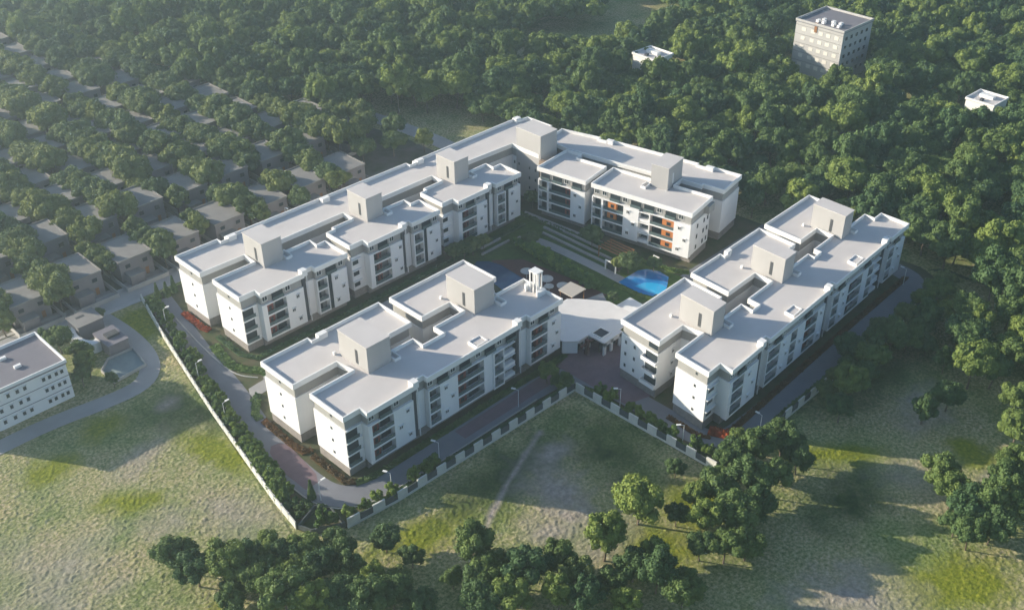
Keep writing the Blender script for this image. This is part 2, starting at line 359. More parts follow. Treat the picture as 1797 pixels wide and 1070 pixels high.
struct_flat('side_road', [(158, 87.8), (158, 90), (250, 90), (250, 88)], 0.04, M['asphalt'])
struct_flat('back_road', [(208, 128.4), (250, 129), (246, 141), (206, 141)], 0.045, M['asphalt'])
struct_flat('public_road', ribbon(smooth_line(PUB, 1), 6.5), -0.03, M['pubroad'])
struct_flat('forest_road', ribbon(PUB2, 6.5), -0.034, M['pubroad'])
struct_flat('curved_road', ribbon(CURVE, 4.9), -0.04, M['pubroad'])
struct_flat('footpath', ribbon([(10, 236.2), (60, 238.6), (97, 236.9)], 1.6), 0.06, M['kerb'])
struct_flat('roadside_pavement', ribbon([(10, 244.2), (60, 246.4), (110, 244.2), (212, 244.2)], 1.2), 0.06, M['kerb'])
struct_flat('villa_ground', [(-20, 245.2), (60, 247.2), (110, 245), (212, 245), (212, 262), (206, 300), (196, 345), (186, 400), (168, 470), (150, 600), (-40, 600), (-20, 300)], -0.06, M['villasoil'])

# kerbs along the inner road
def kerb(name, pts, label):
    o = MB().prism(ribbon(pts, 0.3), -0.05, 0.16).build(name, M['kerb']); o['kind'] = 'structure'; return o
kerb('kerb', smooth_line([(98.9, 222), (97.0, 207), (96.2, 196), (96.6, 189.5), (99.5, 185.6)], 2), '')
kerb('kerb_outer', smooth_line([(97.0, 232), (91.8, 206), (88.5, 184), (84.1, 165), (82.8, 150), (83.6, 139), (90, 133.2), (102, 132.3), (140, 132.1)], 2), '')

# ------------------------------------------------------------------ apartment blocks
Z0, ZF, ZTOP, ZR, ZP = 0.0, [2.5, 5.8, 9.1], 12.4, 15.5, 16.5
def window(T, parent, u0, u1, v, z0, z1, hood=True, side=None):
    """small framed window on a facade facing -v; frame sits on plane v (outside is smaller v)"""
    f = MB(T); w = 0.09
    f.box(u0, u1, v-0.10, v, z0, z0+w).box(u0, u1, v-0.10, v, z1-w, z1).box(u0, u0+w, v-0.10, v, z0+w, z1-w).box(u1-w, u1, v-0.10, v, z0+w, z1-w)
    um = (u0+u1)/2
    if u1-u0 > 0.95: f.box(um-.04, um+.04, v-0.08, v, z0+w, z1-w)
    if hood: f.box(u0-.12, u1+.12, v-0.42, v, z1+0.04, z1+0.14)
    o = f.build('window', M['frame'], parent)
    MB(T).box(u0+w, u1-w, v-0.03, v+0.01, z0+w, z1-w).build('pane', M['glass'], o)
    return o
def gwindow(T, parent, u, v0, v1, z0, z1, sgn=-1):
    """window on a wall facing -u (sgn=-1) or +u"""
    f = MB(T); w = 0.08; a, b = sorted((u, u+sgn*0.09))
    f.box(a, b, v0, v1, z0, z0+w).box(a, b, v0, v1, z1-w, z1).box(a, b, v0, v0+w, z0+w, z1-w).box(a, b, v1-w, v1, z0+w, z1-w)
    o = f.build('window', M['back'], parent)
    c, d = sorted((u-sgn*0.01, u+sgn*0.03)); MB(T).box(c, d, v0+w, v1-w, z0+w, z1-w).build('pane', M['glass'], o)
    return o
def balcony(T, parent, u0, u1, v, depth, z, h, panel=None, pf=(0, .33), rail=True, r=None):
    """one storey of a recessed loggia: slab, back wall door, railing, coloured panel"""
    s = MB(T).box(u0, u1, v, v+depth-0.003, z-0.22, z+0.22).build('balcony', M['white'], parent)
    d0 = u0 + (u1-u0)*(0.55 if panel and pf[0] < .3 else 0.12); d1 = min(u1-.15, d0 + min(3.0, (u1-u0)*0.42))
    if panel and pf[0] >= .3: d0 = u0+.2; d1 = u0+(u1-u0)*pf[0]-.2
    MB(T).box(d0, d1, v+depth-0.10, v+depth-0.03, z+0.24, z+h*0.78).build('balcony_door', M['glass'], s)
    if rail:
        MB(T).box(u0+.05, u1-.05, v+0.06, v+0.12, z+0.24, z+1.15).build('railing', M['rail'], s)
    if panel:
        a = u0+(u1-u0)*pf[0]; b = u0+(u1-u0)*pf[1]
        MB(T).box(a, b, v+0.55, v+depth-0.05, z+0.22, z+h-0.24).build('panel', M[panel], s)
        w0 = a+(b-a)*.38; w1 = a+(b-a)*.72
        wn = MB(T)
        wn.box(w0, w1, v+0.47, v+0.545, z+1.15, z+2.1).box(w0-.08, w1+.08, v+.40, v+.545, z+2.11, z+2.19).build('window', M['glass'], s)
    return s
def facade(T, B, spec, v=0.3, depth=1.5, seed=0):
    rr = random.Random(seed)
    for e in spec:
        k, a, b = e[0], e[1], e[2]; o = e[3] if len(e) > 3 else {}
        vv = v + o.get('dv', 0); dp = depth - o.get('dv', 0) if not o.get('deep') else depth
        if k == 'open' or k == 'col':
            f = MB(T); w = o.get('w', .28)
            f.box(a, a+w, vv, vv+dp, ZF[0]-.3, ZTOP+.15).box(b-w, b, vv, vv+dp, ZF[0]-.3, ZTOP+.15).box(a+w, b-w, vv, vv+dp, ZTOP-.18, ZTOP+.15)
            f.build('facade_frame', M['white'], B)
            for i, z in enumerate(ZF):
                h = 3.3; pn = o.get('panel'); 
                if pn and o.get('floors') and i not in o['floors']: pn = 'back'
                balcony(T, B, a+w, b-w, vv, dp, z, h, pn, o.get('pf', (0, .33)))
        elif k == 'white':
            MB(T).box(a, b, vv+.004, vv+dp, ZF[0]-.3, ZTOP+.146).build('wall_panel', M['white'], B)
            for (wu, fl) in o.get('win', []):
                window(T, B, wu-.5, wu+.5, vv, ZF[fl]+1.15, ZF[fl]+2.25)
        elif k == 'slit':
            MB(T).box(a, b, vv+.25, vv+dp, ZF[0]-.2, ZTOP+.1).build('glazed_strip', M['glass'], B)
        elif k == 'slabs':
            for i, z in enumerate(ZF):
                s = MB(T).box(a, b, vv, vv+dp+.2, z+2.75, z+2.98).build('ledge', M['white'], B)
                wn = MB(T).box(a+.3, b-.5, vv+dp-.12, vv+dp-.02, z+.95, z+2.4).build('window', M['frame'], B)
                MB(T).box(a+.42, b-.62, vv+dp-.17, vv+dp-.125, z+1.07, z+2.28).build('pane', M['glass'], wn)
                MB(T).box(a, b, vv+.15, vv+dp-.18, z-.1, z+.75).build('upstand', M['white'], s)
        elif k == 'shaft':
            MB(T).box(a, a+.9, vv+.35, vv+dp, ZF[0]-.4, ZR-.2).build('duct_shaft', M['dark'], B)
            MB(T).box(a+1.05, a+1.2, vv-.05, vv+.12, ZF[0]-.6, ZR-.1).build('pipe', M['white'], B)
            MB(T).box(a-.35, a+1.25, -.15, 1.5, ZR+.1, ZP+.75).build('shaft_cap', M['fascia'], B)
            MB(T).box(a+1.35, b, vv+dp+.02, vv+dp+.2, ZF[0], ZTOP).build('recess_wall', M['grey'], B)
def topfacade(T, B, a, b, v=0.9, seed=0, pat=None):
    """top storey front: framed windows and dark terrace openings between grey piers"""
    rr = random.Random(seed); u = a+.5; i = 0
    pat = pat or ['w', 'o', 'w', 'o']
    while True:
        k = pat[i % len(pat)]; w = 2.0 if k == 'w' else 3.6
        if u + w > b-.3: break
        if k == 'w':
            window(T, B, u, u+w-.5, v, ZTOP+.9, ZTOP+2.3, hood=False)
        else:
            f = MB(T).box(u, u+.14, v-.12, v, ZTOP+.2, ZTOP+2.75).box(u+w-.14, u+w, v-.12, v, ZTOP+.2, ZTOP+2.75).box(u+.14, u+w-.14, v-.12, v, ZTOP+2.6, ZTOP+2.75).build('terrace_opening', M['grey'], B)
            MB(T).box(u+.14, u+w-.14, v-.05, v+.01, ZTOP+.2, ZTOP+2.6).build('terrace_door', M['glass'], f)
            MB(T).box(u+.14, u+w-.14, v-.55, v-.5, ZTOP+.2, ZTOP+1.1).build('railing', M['rail'], f)
        u += w + .55; i += 1

def block(B, T, roof_poly, front_of, bays):
    """roof_poly: plan at roof level; the facade bays (v = front) are cut back for the storeys below"""
    def cut(d_bay, d_other, lst):
        out = inset(lst, d_other)
        res = []
        for (p, q) in zip(lst, out):
            u, v = q
            if front_of is not None and abs(p[1]-front_of) < 0.45: v = front_of + d_bay
            res.append((u, v))
        return res
    polys = roof_poly if isinstance(roof_poly[0][0], tuple) else [roof_poly]
    for lst in polys:
        MB(T).prism(cut(2.0, .45, lst), 0.0, ZF[0]-.05).build('ground_storey', M['stone'], B)
        MB(T).prism(cut(1.8, .3, lst), ZF[0]-.05, ZTOP+.15).build('wall', M['white'], B)
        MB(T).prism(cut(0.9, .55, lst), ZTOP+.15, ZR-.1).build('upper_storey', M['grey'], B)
        r = MB(T).prism(inset(lst, .05), ZR-.1, ZR+.1).build('roof', M['roof'], B)
        MB(T).ring(lst, .32, ZR-.35, ZP).build('parapet', M['fascia'], r)
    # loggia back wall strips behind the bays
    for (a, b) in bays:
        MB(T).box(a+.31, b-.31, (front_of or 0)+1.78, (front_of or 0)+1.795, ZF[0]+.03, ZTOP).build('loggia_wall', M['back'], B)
def tower(T, B, u0, u1, v0, v1, slit='-u', sp=.62, z1=22.4, z0=ZR+.05, name='stair_tower', cap=True):
    t = MB(T).box(u0, u1, v0, v1, z0, z1).build(name, M['beige'], B)
    MB(T).box(u0-.12, u1+.12, v0-.12, v1+.12, z1, z1+.14).build('tower_roof', M['roof'], t)
    if slit == '-u':
        c = v1+(v0-v1)*sp
        MB(T).box(u0-.06, u0+.02, c-.42, c+.42, z0+1.0, z0+4.6).build('slit_window', M['dark'], t)
    elif slit == '-v':
        c = u0+(u1-u0)*sp
        MB(T).box(c-.42, c+.42, v0-.06, v0+.02, z0+1.0, z0+4.6).build('slit_window', M['frame'], t)
    elif slit == '+u':
        c = v0+(v1-v0)*sp
        MB(T).box(u1-.02, u1+.06, c-.35, c+.35, z0+1.2, z0+4.4).build('slit_window', M['frame'], t)
    return t
def upstand(T, B, u0, u1, v0, v1, h=.75, name='roof_upstand'):
    return MB(T).ring([(u0, v0), (u1, v0), (u1, v1), (u0, v1)], .22, ZR+.1, ZR+.1+h).build(name, M['fascia'], B)
def hatch(T, B, u0, u1, v0, v1):
    h = MB(T).ring([(u0, v0), (u1, v0), (u1, v1), (u0, v1)], .25, ZR+.1, ZR+.95).build('roof_hatch', M['fascia'], B)
    MB(T).box(u0+.25, u1-.25, v0+.25, v1-.25, ZR+.1, ZR+.7).build('hatch_cover', M['roof'], h)
def vent(T, B, u, v):
    MB(T).box(u, u+.6, v, v+.6, ZR+.1, ZR+.85).build('roof_vent', M['fascia'], B)
def gables(T, B, u, rows, sgn=-1, top=True):
    for v in rows:
        for z in ZF: gwindow(T, B, u, v-.28, v+.28, z+1.3, z+2.0, sgn)
        if top: gwindow(T, B, u-sgn*-.0 + (-sgn)*.25, v-.28, v+.28, ZTOP+1.2, ZTOP+1.9, sgn)

# ---- F : front block
TF = lambda u, v: (92.5+u, 139.8+v)
F_poly = [(0.8, 2.4), (5.1, 2.4), (5.1, 0), (18.7, 0), (18.7, 1.4), (21.5, 1.4), (21.5, 0), (50.1, 0), (50.1, 1.4), (53.3, 1.4), (53.3, 0), (64.4, 0), (64.4, 13), (55, 13), (55, 18.2),
          (60.1, 18.2), (60.1, 30), (35.9, 30), (35.9, 18.2), (44.6, 18.2), (44.6, 13.4), (35.2, 13.4), (35.2, 10), (29.1, 10), (29.1, 13.4), (22.4, 13.4), (22.4, 18.4), (33, 18.4), (33, 30.4), (14.7, 30.4), (14.7, 29), (12.7, 29), (12.7, 30.6), (0, 30.6), (0, 18.6), (11.6, 18.6), (12.3, 13.8), (0.8, 13.8)]
BF = empty('apartment_block', (124, 155, 0)); BF.location = (0, 0, 0)
tag(BF, 'white front apartment block with two roof towers and a slotted roof lantern', 'apartment block', 'white apartment blocks of the compound')
block(BF, TF, F_poly, 0, [(5.6, 18.4), (21.8, 49.8), (53.6, 64.1)])
facade(TF, BF, [('white', 5.4, 6.0), ('open', 6.0, 12.4, {'panel': 'red', 'pf': (0, .36)}), ('white', 12.4, 17.6, {'win': [(15.9, 2), (13.8, 1), (16.2, 0)]}), ('shaft', 17.8, 21.4),
    ('col', 21.9, 25.5), ('white', 25.5, 30.2, {'win': [(26.9, 2), (28.8, 1), (26.9, 0)]}), ('open', 30.2, 38.8, {'panel': 'red', 'pf': (0, .36)}), ('white', 38.8, 41.2), ('col', 41.2, 44.6, {'dv': -.45}), ('slabs', 44.6, 48.6, {}), ('shaft', 49.2, 53.2),
    ('open', 53.7, 59.8, {'panel': 'red', 'pf': (.38, .75)}), ('white', 59.8, 64.1, {'win': [(61.5, 2), (62.8, 1), (61.5, 0)]})], seed=1)
# corner loggias in the notch of the front wing
TN = lambda u, v: TF(u, v+2.4)
def notch_loggia(T, B, a, b, v):
    for z in ZF:
        s = MB(T).box(a, b, v-.02, v+.34, z-.2, z+.2).build('balcony', M['white'], B)
        MB(T).box(a+.12, b-1.0, v+.22, v+.29, z+.22, z+3.0).build('loggia_glazing', M['glass'], s)
        MB(T).box(a+.12, b-.6, v+.04, v+.1, z+.22, z+1.2).build('railing', M['rail'], s)
    MB(T).box(a, b, v-.02, v+.34, ZTOP-.15, ZTOP+.2).build('ledge', M['white'], B)
notch_loggia(TF, BF, 1.15, 5.1, 2.38)
for a, b, s in ((5.4, 18.6, 1), (21.6, 36, 2), (36, 49.8, 5), (53.6, 64, 3)): topfacade(TF, BF, a, b, seed=s)
tower(TF, BF, 14.4, 20.8, 11.0, 21.0); tower(TF, BF, 46.0, 52.4, 11.0, 20.6)
upstand(TF, BF, 21.1, 22.9, 10.2, 14.0); upstand(TF, BF, 52.7, 54.6, 9.0, 12.4)
hatch(TF, BF, 36.8, 40.4, .8, 3.6)
MB(TF).box(14.4, 16.8, 28.6, 30.0, ZR+.1, ZP+.45).build('roof_vent', M['fascia'], BF)
for u, v in ((13.4, 21.8), (44.8, 21.5)): vent(TF, BF, u, v)
gables(TF, BF, 1.1, [7.5]); gables(TF, BF, .3, [24.5])
# little stage on the right end parapet: three slot white lantern
la = empty('roof_lantern', (0, 0, 0)); la.parent = BF
pl = MB(TF)
for u in (62.3, 64.0):
    for v in (6.6, 7.7, 8.8): pl.box(u, u+.25, v, v+.25, ZR+.1, 21.2)
pl.box(63.1, 63.35, 6.6, 6.85, ZR+.1, 21.2).box(62.15, 64.4, 6.45, 9.2, 21.2, 21.45)
pl.build('lantern_frame', M['fascia'], la)
MB(TF).prism([(61.2, 5.2), (64.1, 5.2), (64.1, 6.3), (61.9, 6.3)], ZR+.1, ZP+.5).prism([(61.4, 9.4), (64.1, 9.4), (64.1, 10.6), (62.2, 10.6)], ZR+.1, ZP+.5).build('lantern_base', M['fascia'], la)

# ---- L : long left block
TL = lambda u, v: (102.8+u, 193.3+v)
L_poly = [(0.6, 2.2), (5, 2.2), (5, 0), (18, 0), (18, 1.5), (21.2, 1.5), (21.2, 0), (31.5, 0), (31.5, 9.3), (28.8, 9.3), (28.8, 12.4), (21.4, 12.4), (21.4, 13.2), (19.6, 13.2), (19.6, 17.9), (43.7, 17.7), (43.7, 13.5), (36.7, 13.5), (36.7, 12.3), (34, 12.3), (34, 2.4), (38.2, 2.4), (38.2, 0),
          (50.2, 0), (50.2, 1.5), (53, 1.5), (53, 0), (63.2, 0), (63.2, 8.7), (60.2, 8.7), (60.2, 11.7), (52, 12), (52, 17.2), (75.2, 16.9), (75.2, 12.7), (68.2, 12.7), (68.2, 11.5), (66, 11.5), (66, 2.3), (69.8, 2.3), (69.8, -.2), (81.7, -.2), (81.7, 1.4), (84.2, 1.4), (84.2, -.2), (94.5, -.2), (94.5, 8.3), (91.6, 8.3), (91.6, 11.5), (83.8, 11.5), (83.8, 16.6),
          (106.5, 15.4), (106.5, 4.2), (114, 4.2), (116.2, 15.4), (124.6, 15.6), (124.2, 25.8), (119.8, 26.6), (119.8, 28), (77.5, 28.2), (77.5, 26.8), (75.5, 26.8), (75.5, 28.6), (14.2, 29.9), (14.2, 28.4), (12.4, 28.4), (12.4, 30.2), (0, 30.5), (0, 18.6), (12.6, 18.2), (12.6, 13.6), (0.6, 13.9)]
BL = empty('apartment_block', (0, 0, 0))
tag(BL, 'longest white apartment block, on the left, with four roof towers', 'apartment block', 'white apartment blocks of the compound')
block(BL, TL, L_poly, 0, [(5.3, 17.7), (21.5, 31.2), (38.5, 49.9), (53.3, 62.9), (70.1, 81.4), (84.5, 94.2)])
for k, off, w1 in ((0, 0, 13.0), (1, 33.2, 12.0), (2, 64.8, 11.9)):
    pn = {'panel': 'red', 'pf': (0, .36)} if k == 0 else {'panel': 'red', 'pf': (0.3, .5)}
    a = 5 + off
    facade(TL, BL, [('white', a+.3, a+1.4), ('open', a+1.4, a+7.6, pn), ('white', a+7.6, a+w1-.5, {'win': [(a+10.6, 2), (a+9.0, 1), (a+10.6, 0)]}), ('shaft', a+w1-.3, a+w1+3.2)], seed=k)
    c = a + w1 + 3.2
    facade(TL, BL, [('col', c+.35, c+3.8), ('slit', c+3.8, c+5.0), ('white', c+5.0, c+9.8, {'win': [(c+6.3, 2), (c+8.3, 1), (c+6.3, 0)]})], seed=k+9)
    topfacade(TL, BL, a+.4, a+w1, seed=k); topfacade(TL, BL, c+.4, c+10, seed=k+4)
    if k == 0: notch_loggia(TL, BL, .95, 5.0, 2.18)
    else:
        for z in ZF:
            s = MB(TL).box(off+1.0, off+3.9, 2.0, 2.75, z+2.7, z+2.9).build('ledge', M['white'], BL)
            wn = MB(TL).box(off+1.3, off+3.3, 2.58, 2.68, z+1.0, z+2.4).build('window', M['frame'], BL)
            MB(TL).box(off+1.42, off+3.18, 2.53, 2.575, z+1.1, z+2.3).build('pane', M['glass'], wn)
tower(TL, BL, 13.4, 19.2, 10.3, 18.7); tower(TL, BL, 46.2, 51.6, 10.2, 18.2); tower(TL, BL, 77.4, 82.8, 9.5, 17.2)
tower(TL, BL, 106.6, 113.8, 3.6, 13.6, slit=None, z0=0.2)
MB(TL).box(105.2, 106.4, .6, 2.8, 0, 15.6).build('vertical_fin', M['brownfin'], BL)
for u, v in ((19.5, 9.6), (51.9, 8.8), (83.1, 8.2)): upstand(TL, BL, u, u+1.9, v, v+3.4)
for u, v in ((14.4, 28.0), (78.0, 26.4), (44.0, 27.2)): MB(TL).box(u, u+2.4, v-.2, v+1.2, ZR+.1, ZP+.45).build('roof_vent', M['fascia'], BL)
gables(TL, BL, .9, [8.0]); gables(TL, BL, .3, [24.0])
for v in (5.5, 8.0, 12.4, 14.3):
    for z in ZF: gwindow(TL, BL, 106.55, v-.3, v+.3, z+1.2, z+2.1)
MB(TL).box(119.6, 121.8, 26.5, 28.2, ZR+.1, ZP+.3).build('roof_vent', M['fascia'], BL)

# ---- R : right block (its long sides run a little apart)
def TR(u, v):
    return (157.1+u+0.085*v*(1-u/120.), 94.5+0.043*u+v*(1-0.0008*u))
R_poly = [(0, 3.4), (4.4, 3.4), (4.4, 0), (17.3, 0), (17.3, 1.4), (20, 1.4), (20, 0), (47.5, 0), (47.5, 1.4), (50.2, 1.4), (50.2, 0), (77.3, 0), (77.3, 1.4), (80, 1.4), (80, 0), (90, 0), (90, 9), (86.3, 9), (86.3, 12.2), (77.3, 12.2), (77.3, 18), (85, 18), (85, 30), (62, 30), (62, 18), (70.2, 18), (70.2, 13), (60.5, 13), (60.5, 11), (57.5, 11), (57.5, 13), (48.3, 13), (48.3, 18), (59.3, 18), (59.3, 30),
          (43, 30), (43, 28.4), (41, 28.4), (41, 30), (28.2, 30), (28.2, 18), (40, 18), (40, 13), (29.4, 13), (29.4, 9.6), (26.5, 9.6), (26.5, 13), (18.3, 13), (18.3, 18), (25.4, 18), (25.4, 30), (0.3, 30), (0.3, 18), (9.3, 18), (10.4, 13), (0, 13)]
BR = empty('apartment_block', (0, 0, 0))
tag(BR, 'white right hand apartment block with three roof towers and corner balconies', 'apartment block', 'white apartment blocks of the compound')
block(BR, TR, R_poly, 0, [(4.7, 17), (20.3, 47.2), (50.5, 77), (80.3, 89.7)])
facade(TR, BR, [('white', 4.7, 5.6), ('open', 5.6, 10.8), ('white', 10.8, 16.4, {'win': [(12.6, 2), (14.6, 1), (13.2, 0)]}), ('shaft', 16.8, 20), ('open', 20.4, 26.2), ('white', 26.2, 30.6, {'win': [(27.6, 2), (29.2, 1), (27.6, 0)]}), ('col', 30.6, 34), ('white', 34, 37.2, {'win': [(35.6, 1)]}),
    ('open', 37.2, 43.6, {'panel': 'red', 'pf': (0.3, .6)}), ('white', 43.6, 46.8, {'win': [(45, 2), (45, 0)]}), ('shaft', 47.1, 50.2), ('open', 50.6, 54.4), ('white', 54.4, 58.6, {'win': [(56, 2), (57.2, 1), (56, 0)]}),
    ('open', 58.6, 66.4, {'panel': 'red', 'pf': (.1, .35)}), ('white', 66.4, 69), ('col', 69, 72.4), ('slabs', 72.4, 76.4), ('shaft', 76.9, 80), ('open', 80.4, 84), ('white', 84, 89.7, {'win': [(85.6, 2), (87.6, 1), (85.6, 0)]})], seed=3)
for a, b, s in ((4.8, 17, 1), (20.4, 34, 2), (34, 47, 5), (50.5, 64, 3), (64, 77, 6), (80.3, 89.6, 7)): topfacade(TR, BR, a, b, seed=s)
for z in ZF:
    s = MB(TR).box(.4, 4.4, 3.1, 3.9, z+2.6, z+2.82).build('ledge', M['white'], BR)
    wn = MB(TR).box(.9, 3.2, 3.58, 3.68, z+.9, z+2.3).build('window', M['frame'], BR); MB(TR).box(1.0, 3.1, 3.53, 3.575, z+1.0, z+2.2).build('pane', M['glass'], wn)
    # corner balconies at the near end of the rear wing
    b_ = MB(TR).box(-.85, .6, 17.9, 22.4, z+.95, z+1.15).box(-.85, -.7, 17.9, 22.4, z+1.15, z+1.9).box(-.7, .58, 17.9, 18.05, z+1.15, z+1.9).box(-.7, .58, 22.25, 22.4, z+1.15, z+1.9).build('corner_balcony', M['white'], BR)
    MB(TR).box(.5, .585, 18.4, 21.9, z+1.2, z+3.0).build('balcony_door', M['glass'], b_)
    gwindow(TR, BR, .6, 25.1, 25.7, z+1.2, z+2.1); gwindow(TR, BR, .6, 27.9, 28.5, z+1.2, z+2.1)
    window(TR, BR, 6, 7.1, 18.3, z+1.0, z+2.2)
MB(TR).box(.78, .86, 18.7, 21.4, ZTOP+.9, ZTOP+2.6).build('corner_window', M['glass'], BR)
gables(TR, BR, .3, [7.0])
tower(TR, BR, 11.6, 16.4, 11.2, 20.9); tower(TR, BR, 42.0, 46.8, 11, 20.8); tower(TR, BR, 71.0, 75.6, 10.6, 20.6)
for u, v in ((17.0, 9.8), (47.2, 9.6), (75.9, 9.3)): upstand(TR, BR, u, u+1.8, v, v+3.6)
hatch(TR, BR, 31.5, 35.4, .9, 3.5); hatch(TR, BR, 62, 66, .9, 3.5)
for u, v in ((10.6, 22.5), (40.4, 22.3), (69.8, 22.0)): vent(TR, BR, u, v)
MB(TR).box(42.2, 44.2, 28.4, 29.6, ZR+.1, ZP+.45).build('roof_vent', M['fascia'], BR)

# ---- K : back block, turned to face the courtyard
ka = RAD(9.5)
def TK(s, d):
    return (206.3 + s*math.sin(ka) + d*math.cos(ka), 174.2 - s*math.cos(ka) + d*math.sin(ka))
K1 = [(-18.5, 0), (-1.8, 0), (-1.8, 11.7), (-12, 11.7), (-12, 14.6), (-17.6, 14.6), (-17.9, 11.6)]
K2 = [(0, 0), (32, 0), (32, 12.4), (20, 12.4), (20, 16.6), (26.5, 16.6), (26.5, 17.4), (33, 17.4), (33, 28.9), (22, 28.9), (22, 27.6), (19.5, 27.6), (19.5, 28.7), (-11, 28), (-11, 26.6), (-13.5, 26.6), (-13.5, 27.8), (-27, 26.4), (-27, 17.4), (-18, 15.2), (13.2, 15.8), (13.2, 12.2), (0, 12.2)]
BK = empty('apartment_block', (0, 0, 0))
tag(BK, 'white rear apartment block with orange balcony panels facing the courtyard', 'apartment block', 'white apartment blocks of the compound')
block(BK, TK, [K1, K2], 0, [(-18.2, -2.1), (0.3, 31.7)])
facade(TK, BK, [('col', -18.3, -14.8), ('open', -14.8, -6.6, {'panel': 'red', 'pf': (.72, .95), 'w': .34}), ('white', -6.6, -2.1, {'win': [(-5.4, 2), (-3.6, 1), (-5.4, 0)]}),
    ('col', 0.3, 3.7), ('open', 3.7, 11.0, {'panel': 'orange', 'pf': (.18, .6), 'w': .34, 'floors': (1, 2)}), ('white', 11.0, 15.6, {'win': [(12.2, 2), (14.0, 1), (12.2, 0)]}), ('slabs', 15.6, 18.9), ('open', 18.9, 27.0, {'panel': 'orange', 'pf': (.48, .97), 'w': .34}), ('white', 27.0, 31.7, {'win': [(28.4, 2), (30.1, 1), (28.2, 0)]})], seed=5)
topfacade(TK, BK, -18.2, -2.0, v=.9, pat=['o', 'o', 'w', 'o']); topfacade(TK, BK, .3, 31.8, v=.9, pat=['w', 'w', 'o', 'w', 'o', 'o', 'w', 'o'])
tower(TK, BK, 13.9, 19.3, 9.5, 18, slit='+u', sp=.35, z1=22.4)
upstand(TK, BK, 12.2, 13.8, 6.8, 10.2)
for z in ZF:
    for d in (4.5, 8.5):
        gwindow(TK, BK, 31.75, d-.35, d+.35, z+.9, z+2.2, 1)
    gwindow(TK, BK, 31.75, 10.3, 11.0, z+.9, z+2.2, 1)
MB(TK).box(29.6, 32.9, 8.6, 12.1, ZTOP+.3, ZR-.5).build('corner_terrace', M['grey'], BK)
for u, v in ((-10.8, 27), (22.4, 27.8)): MB(TK).box(u, u+2.2, v-.6, v+.7, ZR+.1, ZP+.3).build('roof_vent', M['fascia'], BK)

# ------------------------------------------------------------------ entrance gatehouse between the blocks
EG = empty('gatehouse', (0, 0, 0)); tag(EG, 'white flat roofed entrance gatehouse bridging the two near apartment blocks', 'gatehouse')
MB().prism([(157.1, 151.5), (157.1, 139.4), (159.8, 136.9), (163.4, 136.9), (163.4, 131.9), (170.4, 131.9), (170.4, 133.0), (178.2, 133.4), (178.2, 143.0), (173.4, 149.8), (171.6, 151.5)], 3.7, 4.1).build('roof', mat('deck_paving', (0.70, 0.68, 0.65), .8, .2, .08, .4), EG)
sk = MB().ring([(164.2, 133.4), (167.8, 133.4), (167.8, 136.8), (164.2, 136.8)], .22, 4.1, 4.4).build('skylight', M['fascia'], EG)
MB().box(164.42, 167.58, 133.62, 136.58, 4.1, 4.18).build('skylight_opening', M['dark'], sk)
g2 = MB()
for a, b in ((163.6, 164.5), (166.2, 167.0), (169.4, 170.2)): g2.box(a, b, 132.0, 132.4, .06, 3.7)
g2.box(163.6, 170.2, 132.0, 132.4, 2.7, 3.69); g2.build('front_wall', M['white'], EG)
MB().box(163.8, 170.0, 133.6, 133.8, .06, 3.68).build('wall', M['dark'], EG)
fw_ = MB().prism([(157.3, 139.9), (160.0, 137.4), (160.3, 137.8), (157.5, 140.4)], .06, 3.69).box(160.35, 163.3, 137.3, 137.7, 2.7, 3.69).box(162.4, 163.3, 137.3, 137.7, .06, 2.69); fw_.build('front_wall', M['white'], EG)
MB().box(160.4, 162.3, 138.6, 138.8, .06, 3.68).build('wall', M['dark'], EG)
for (x, y) in ((163.9, 137.1),): MB().box(x-.25, x+.25, y-.25, y+.25, .06, 3.69).build('column', M['white'], EG)
MB().box(170.9, 171.3, 124.5, 133.2, .06, 3.2).build('side_wall', M['white'], EG)
MB().box(158.8, 164.6, 135.2, 135.6, 3.3, 3.75).box(160.8, 161.6, 134.9, 135.9, .06, 4.6).build('gate_beam', M['gate'], EG)
MB().prism([(179.0, 136.5), (186.5, 135.8), (187.0, 143.0), (180.0, 143.2)], .9, 1.2).build('terrace', M['fascia'], EG)
MB().prism([(175.4, 139.2), (176.6, 138.4), (184, 150), (176, 151.8), (172.8, 152)], 0.2, 0.8).build('podium_step', M['path'], EG)

def simple(name, mb, m, label, cat, group=None):
    return tag(mb.build(name, m), label, cat, group)
# courtyard surfaces
struct_flat('courtyard_lawn', [(168, 152), (200, 134), (206, 141), (203, 178), (201, 203), (170, 193)], 0.03, M['lawn'])
struct_flat('courtyard_path', ribbon(smooth_line([(193.2, 150), (193.6, 160), (193.6, 172), (193.2, 182), (191.0, 187.0), (188.0, 184.8)], 2), 3.2), 0.075, M['path'])
struct_flat('playground_floor', [(176.5, 152.5), (185, 149), (184.5, 160), (182.5, 178), (176, 184), (169, 172), (170, 157)], 0.06, M['gate'])
struct_flat('pool_water', [(191.9, 151.0), (200.2, 151.0), (202.4, 149.8), (204.0, 146.5), (203.4, 142.8), (199.0, 140.0), (193.0, 140.0), (191.7, 143.5)], 0.11, M['water'])
struct_flat('pool_shallow', smooth_line([(193.4, 146.6), (197.5, 145.6), (199.6, 140.4), (196, 138.6), (193.6, 140.6), (193.4, 146.6)], 1), 0.114, mat('shallow_water', (0.02, 0.36, 0.66), .08, .6))
struct_flat('wading_pool_water', smooth_line([(167.8, 158), (174.6, 162), (175.4, 172), (176.2, 183), (171.6, 187.6), (168.6, 180), (167, 168), (167.8, 158)], 1), 0.11, M['waterd'])
